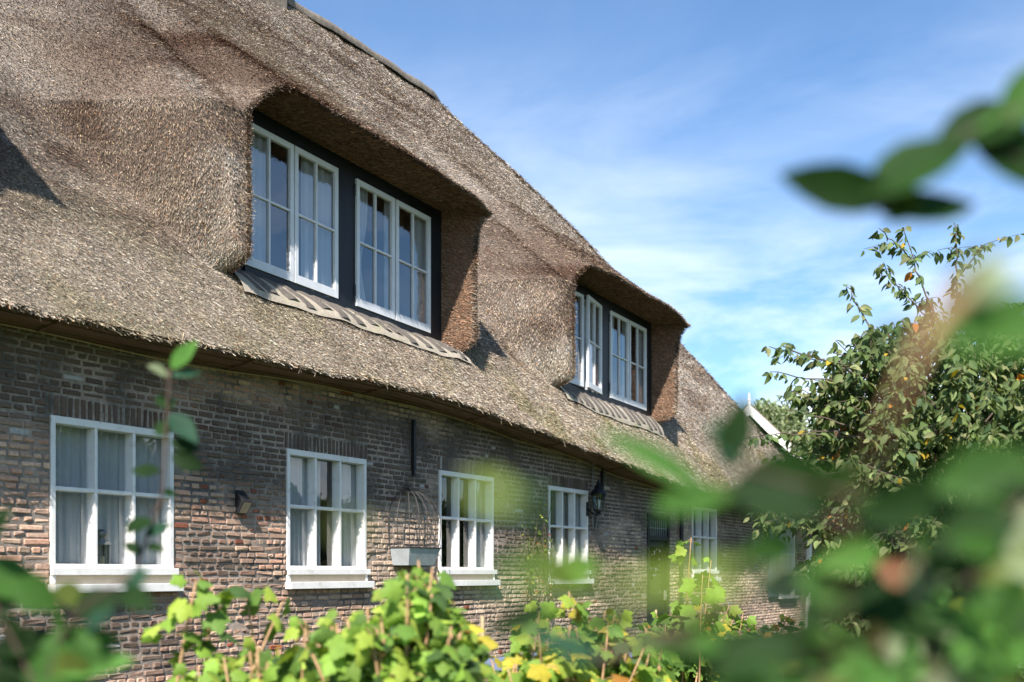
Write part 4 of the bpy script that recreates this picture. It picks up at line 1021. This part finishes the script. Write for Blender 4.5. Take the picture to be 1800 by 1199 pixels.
# ------------------------------------------------------------------ near branches, out of focus
DKG, MDG, BRG, TEAL, OLV, PAL, YGR = (.012, .034, .006), (.045, .115, .020), (.075, .185, .032), (.022, .065, .035), (.10, .13, .025), (.22, .26, .14), (.24, .33, .05)
BLK = (.015, .046, .006); RUS = (.16, .07, .035)
def near_branch(name, label, depth, leaves, stems, cat='branch', foot=None, group=None, matl='leaf_thick', twig='twig'):
    b = at(*foot) if foot else np.mean([at(l[0], l[1], depth) for l in leaves], 0)
    if foot: b[2] = 0
    root = empty(name, b, label, cat, group); P, D, L, W, C, Nn = [], [], [], [], [], []
    for l in leaves:
        x0, y0, x1, y1, w, c = l[:6]; dz = l[6] if len(l) > 6 else 0.0
        a = at(x0, y0, depth + dz); e = at(x1, y1, depth + dz + rng.uniform(-.03, .03) * depth)
        P.append(a); D.append(e - a); L.append(np.linalg.norm(e - a)); W.append(w / F * (depth + dz)); C.append(np.array(c) * math.exp(rng.normal(0, .12)))
        face = np.array([-CT, -ST, 0]) + np.array([0, 0, .30]) + rng.normal(0, .27, 3); Nn.append(face)
    s = MB()
    for pts, r in stems:
        Q = np.array([at(p[0], p[1], depth + (p[2] if len(p) > 2 else 0)) for p in pts])
        n = 14; t = np.linspace(0, len(Q) - 1, n); Q = np.stack([np.interp(t, range(len(Q)), Q[:, k]) for k in range(3)], -1)
        if foot and pts is stems[0][0]:
            g = b + np.array([rng.normal(0, .03), rng.normal(0, .03), 0]); Q = np.concatenate([[g], [g * .5 + Q[0] * .5], Q])
        rr = (np.linspace(r * 1.15, r * .7, len(Q)) if np.isscalar(r) else np.interp(np.linspace(0, 1, len(Q)), np.linspace(0, 1, len(r)), r)) / F * depth; s.tube(Q, rr, 7)
    s.build('stem', M[twig], root, smooth=True)
    foliage('leaves', [leaf_mesh(np.array(P), np.array(D), nrm(np.array(Nn)), np.array(L), np.array(W), np.array(C), SIMPLE, rng.uniform(.2, .9, len(P)))], M[matl], root)
    return root
near_branch('overhanging_branch', 'dark blurred leafy twig reaching in from the right across the blue sky', 1.0,
    [(1575, 352, 1368, 306, 84, BLK), (1525, 348, 1710, 222, 124, BLK), (1640, 268, 1850, 160, 104, BLK), (1545, 378, 1720, 348, 104, BLK), (1705, 250, 1890, 308, 116, BLK), (1790, 180, 1920, 140, 96, BLK), (1610, 330, 1560, 395, 60, OLV), (1755, 215, 1880, 95, 84, MDG), (1700, 235, 1770, 175, 50, MDG)],
    [([(1960, 90), (1800, 190), (1690, 240), (1600, 320), (1535, 362)], 5), ([(1690, 240), (1740, 262), (1800, 280)], 4), ([(1568, 338), (1560, 350), (1552, 366)], 13)], twig='twig')
near_branch('nearby_shoot', 'blurred reddish shoot with pale bud tip and broad green leaf at right edge', .52,
    [(1625, 600, 1850, 520, 110, MDG), (1640, 560, 1820, 600, 80, BRG), (1610, 590, 1535, 600, 50, DKG), (1660, 560, 1745, 430, 60, DKG), (1710, 520, 1790, 440, 70, PAL, -.02), (1740, 540, 1870, 620, 80, MDG)],
    [([(1480, 900), (1520, 830), (1575, 700), (1640, 570), (1700, 510), (1760, 460)], [1, 1, 1, 2, 10, 17, 16, 8])], foot=(1440, 2600, .55), twig='red_stem')
fill = []
for k in range(260):
    x, y = rng.uniform(1360, 1880), rng.uniform(890, 1250)
    if y < 1180 - (x - 1360) * .62: continue
    a = rng.uniform(0, 6.283); l = rng.uniform(60, 125)
    fill.append((x, y, x + l * math.cos(a), y + .75 * l * math.sin(a), l * rng.uniform(.45, .6), [DKG, MDG, BRG, BLK, OLV, YGR, PAL, RUS][rng.choice(8, p=[.22, .36, .12, .10, .09, .04, .03, .04])], rng.uniform(-.1, 1.5)))
near_branch('garden_shrub', 'large blurred dark leaved shrub close by in the right foreground', .92,
    [(1270, 825, 1318, 690, 70, DKG), (1300, 825, 1250, 735, 50, TEAL), (1290, 850, 1500, 850, 115, BLK), (1280, 850, 1450, 905, 105, DKG), (1420, 880, 1530, 810, 66, BLK), (1490, 880, 1600, 905, 60, BLK), (1330, 900, 1250, 850, 60, DKG),
     (1245, 865, 1050, 745, 48, MDG), (1150, 885, 1310, 865, 52, BRG), (1290, 870, 1140, 900, 46, BRG, -.15), (1400, 955, 1305, 972, 60, BLK), (1550, 968, 1440, 992, 62, BRG), (1420, 1020, 1330, 1035, 80, PAL, .1),
     (1500, 915, 1720, 845, 95, DKG, -.1), (1640, 860, 1830, 790, 90, MDG, -.1), (1560, 870, 1660, 905, 70, DKG), (1590, 1050, 1690, 955, 70, PAL), (1780, 900, 1640, 960, 90, DKG), (1700, 880, 1830, 820, 80, MDG),
     (1010, 1012, 920, 975, 44, DKG, .15), (960, 1020, 1060, 985, 62, BRG, .15), (975, 1068, 850, 1112, 40, DKG, .1), (1005, 1112, 1135, 1075, 34, DKG), (1060, 1162, 925, 1105, 50, TEAL), (1150, 1150, 1290, 1110, 80, MDG), (1110, 1120, 1250, 1150, 60, BRG),
     (1230, 1180, 1400, 1120, 110, DKG), (1330, 1100, 1250, 1190, 70, MDG), (1400, 1100, 1560, 1010, 110, DKG), (1450, 1130, 1590, 1180, 90, MDG), (1520, 1060, 1650, 1120, 90, BLK), (1700, 1010, 1820, 940, 90, OLV), (1640, 1000, 1760, 1040, 80, MDG),
     (1480, 1199, 1620, 1230, 110, MDG), (1360, 1200, 1250, 1240, 90, MDG), (1760, 950, 1850, 1000, 70, PAL), (1560, 1090, 1450, 1040, 70, DKG), (1480, 1050, 1400, 1010, 60, MDG), (1810, 870, 1700, 800, 66, DKG)] + fill,
    [([(1620, 1250), (1640, 1100), (1600, 960), (1500, 870), (1400, 850), (1290, 820)], 6), ([(1300, 1260), (1200, 1120), (1040, 1162)], 5), ([(1040, 1162), (1180, 1110), (1330, 1055)], 8), ([(1640, 1250), (1660, 1100), (1740, 950), (1800, 870)], 9), ([(1600, 960), (1420, 900), (1240, 870)], 5)],
    cat='shrub', foot=(1480, 2250, 1.0), twig='twig')
near_branch('drifting_spray', 'very soft pale green leaf spray crossing low in front of the far windows', .42,
    [(1320, 1010, 1060, 1025, 44, YGR), (1060, 1020, 900, 990, 40, YGR), (1000, 1010, 830, 1020, 30, BRG), (900, 880, 820, 850, 46, YGR), (960, 890, 880, 875, 30, MDG), (640, 950, 590, 905, 36, OLV), (1280, 1040, 1180, 1110, 34, YGR)],
    [([(1500, 1260), (1400, 1080), (1320, 1010), (1060, 1022)], 2)], cat='spray', foot=(1500, 2600, .45), matl='leaf')
near_branch('upright_twig', 'thin red brown twig with sparse dark leaves standing before the nearest window', 2.6,
    [(300, 648, 345, 598, 30, BRG), (296, 660, 262, 640, 26, PAL), (302, 660, 352, 652, 18, TEAL), (298, 720, 282, 690, 36, DKG), (298, 730, 345, 770, 40, TEAL), (297, 765, 275, 740, 34, DKG), (300, 775, 352, 790, 30, DKG), (283, 830, 228, 824, 26, DKG), (303, 800, 356, 822, 34, DKG), (288, 870, 312, 862, 20, DKG), (262, 910, 222, 935, 38, DKG), (255, 940, 300, 920, 22, TEAL), (250, 975, 215, 950, 22, DKG), (258, 960, 288, 965, 16, DKG)],
    [([(235, 1040), (245, 980), (285, 880), (292, 760), (298, 650)], [2.2, 2.2, 2.4, 2.4, 2.6, 2.6]), ([(285, 880), (262, 905)], 2)], cat='twig', foot=(215, 1900, 2.6))
near_branch('corner_shrub', 'blurred green shrub filling the lower left corner close to the viewer', 1.6,
    [(-50, 1010, 85, 1028, 92, MDG), (-30, 960, 15, 890, 50, DKG), (90, 1040, 165, 1055, 60, OLV), (230, 1050, 250, 985, 44, TEAL), (215, 1040, 265, 1065, 46, DKG), (200, 1060, 150, 1110, 50, TEAL), (130, 1080, 210, 1040, 60, DKG), (100, 1060, 120, 1140, 60, MDG), (-20, 1150, 120, 1110, 80, DKG), (70, 1135, 215, 1120, 60, MDG), (40, 1190, 190, 1160, 90, MDG), (-30, 1200, 90, 1240, 110, DKG), (10, 1080, 40, 1140, 34, DKG), (150, 1200, 100, 1150, 70, OLV), (185, 1090, 175, 1050, 44, DKG), (-40, 1090, 30, 1050, 60, DKG), (30, 1020, 95, 1070, 70, MDG), (90, 1180, 230, 1150, 70, BRG), (-10, 1130, 110, 1190, 90, DKG)],
    [([(80, 1260), (90, 1150), (140, 1070), (235, 1010)], 4), ([(90, 1260), (20, 1120), (-40, 1000)], 4)], cat='shrub', foot=(80, 1900, 1.6))

# ------------------------------------------------------------------ ground
n = 61; gx = np.sign(np.linspace(-1, 1, n)) * np.abs(np.linspace(-1, 1, n)) ** 3 * 1500
GX, GY = np.meshgrid(gx + 10, gx, indexing='ij'); ii = np.arange(n * n).reshape(n, n)
g = mesh_np('ground', np.stack([GX, GY, np.full_like(GX, -.02)], -1), [np.stack([ii[:-1, :-1], ii[1:, :-1], ii[1:, 1:], ii[:-1, 1:]], -1).reshape(-1, 4)], M['grass'])
tag(g, kind='structure')
pv = mesh_np('soil', np.array([(-3, -1.6, .0), (30, -1.6, .0), (30, .0, .0), (-3, .0, .0)]), [np.array([[0, 1, 2, 3]])], M['soil']); tag(pv, kind='structure')

# wood beyond the garden, seen in the window glass
def wood():
    parts = []
    for (a0, a1, r) in ((R(170), R(330), 40),):
        m = 26000; a = rng.uniform(a0, a1, m); rr = r + rng.normal(0, 2.5, m)
        h = 3.0 + 4.5 * fbm(a * 9, 0, 0, 4); P = np.stack([10 + rr * np.cos(a), rr * np.sin(a), h * rng.random(m) ** .7], -1)
        D = nrm(rng.normal(0, 1, (m, 3))); L = rng.uniform(.5, 1.0, m)
        parts.append(leaf_mesh(P, D, nrm(rng.normal(0, 1, (m, 3))), L, L * .6, mixcol(m, [(.05, .085, .025), (.08, .12, .04), (.03, .05, .02)], [3, 2, 3])))
    o = foliage('wood', parts, M['leaf'], None); tag(o, kind='stuff')
wood()
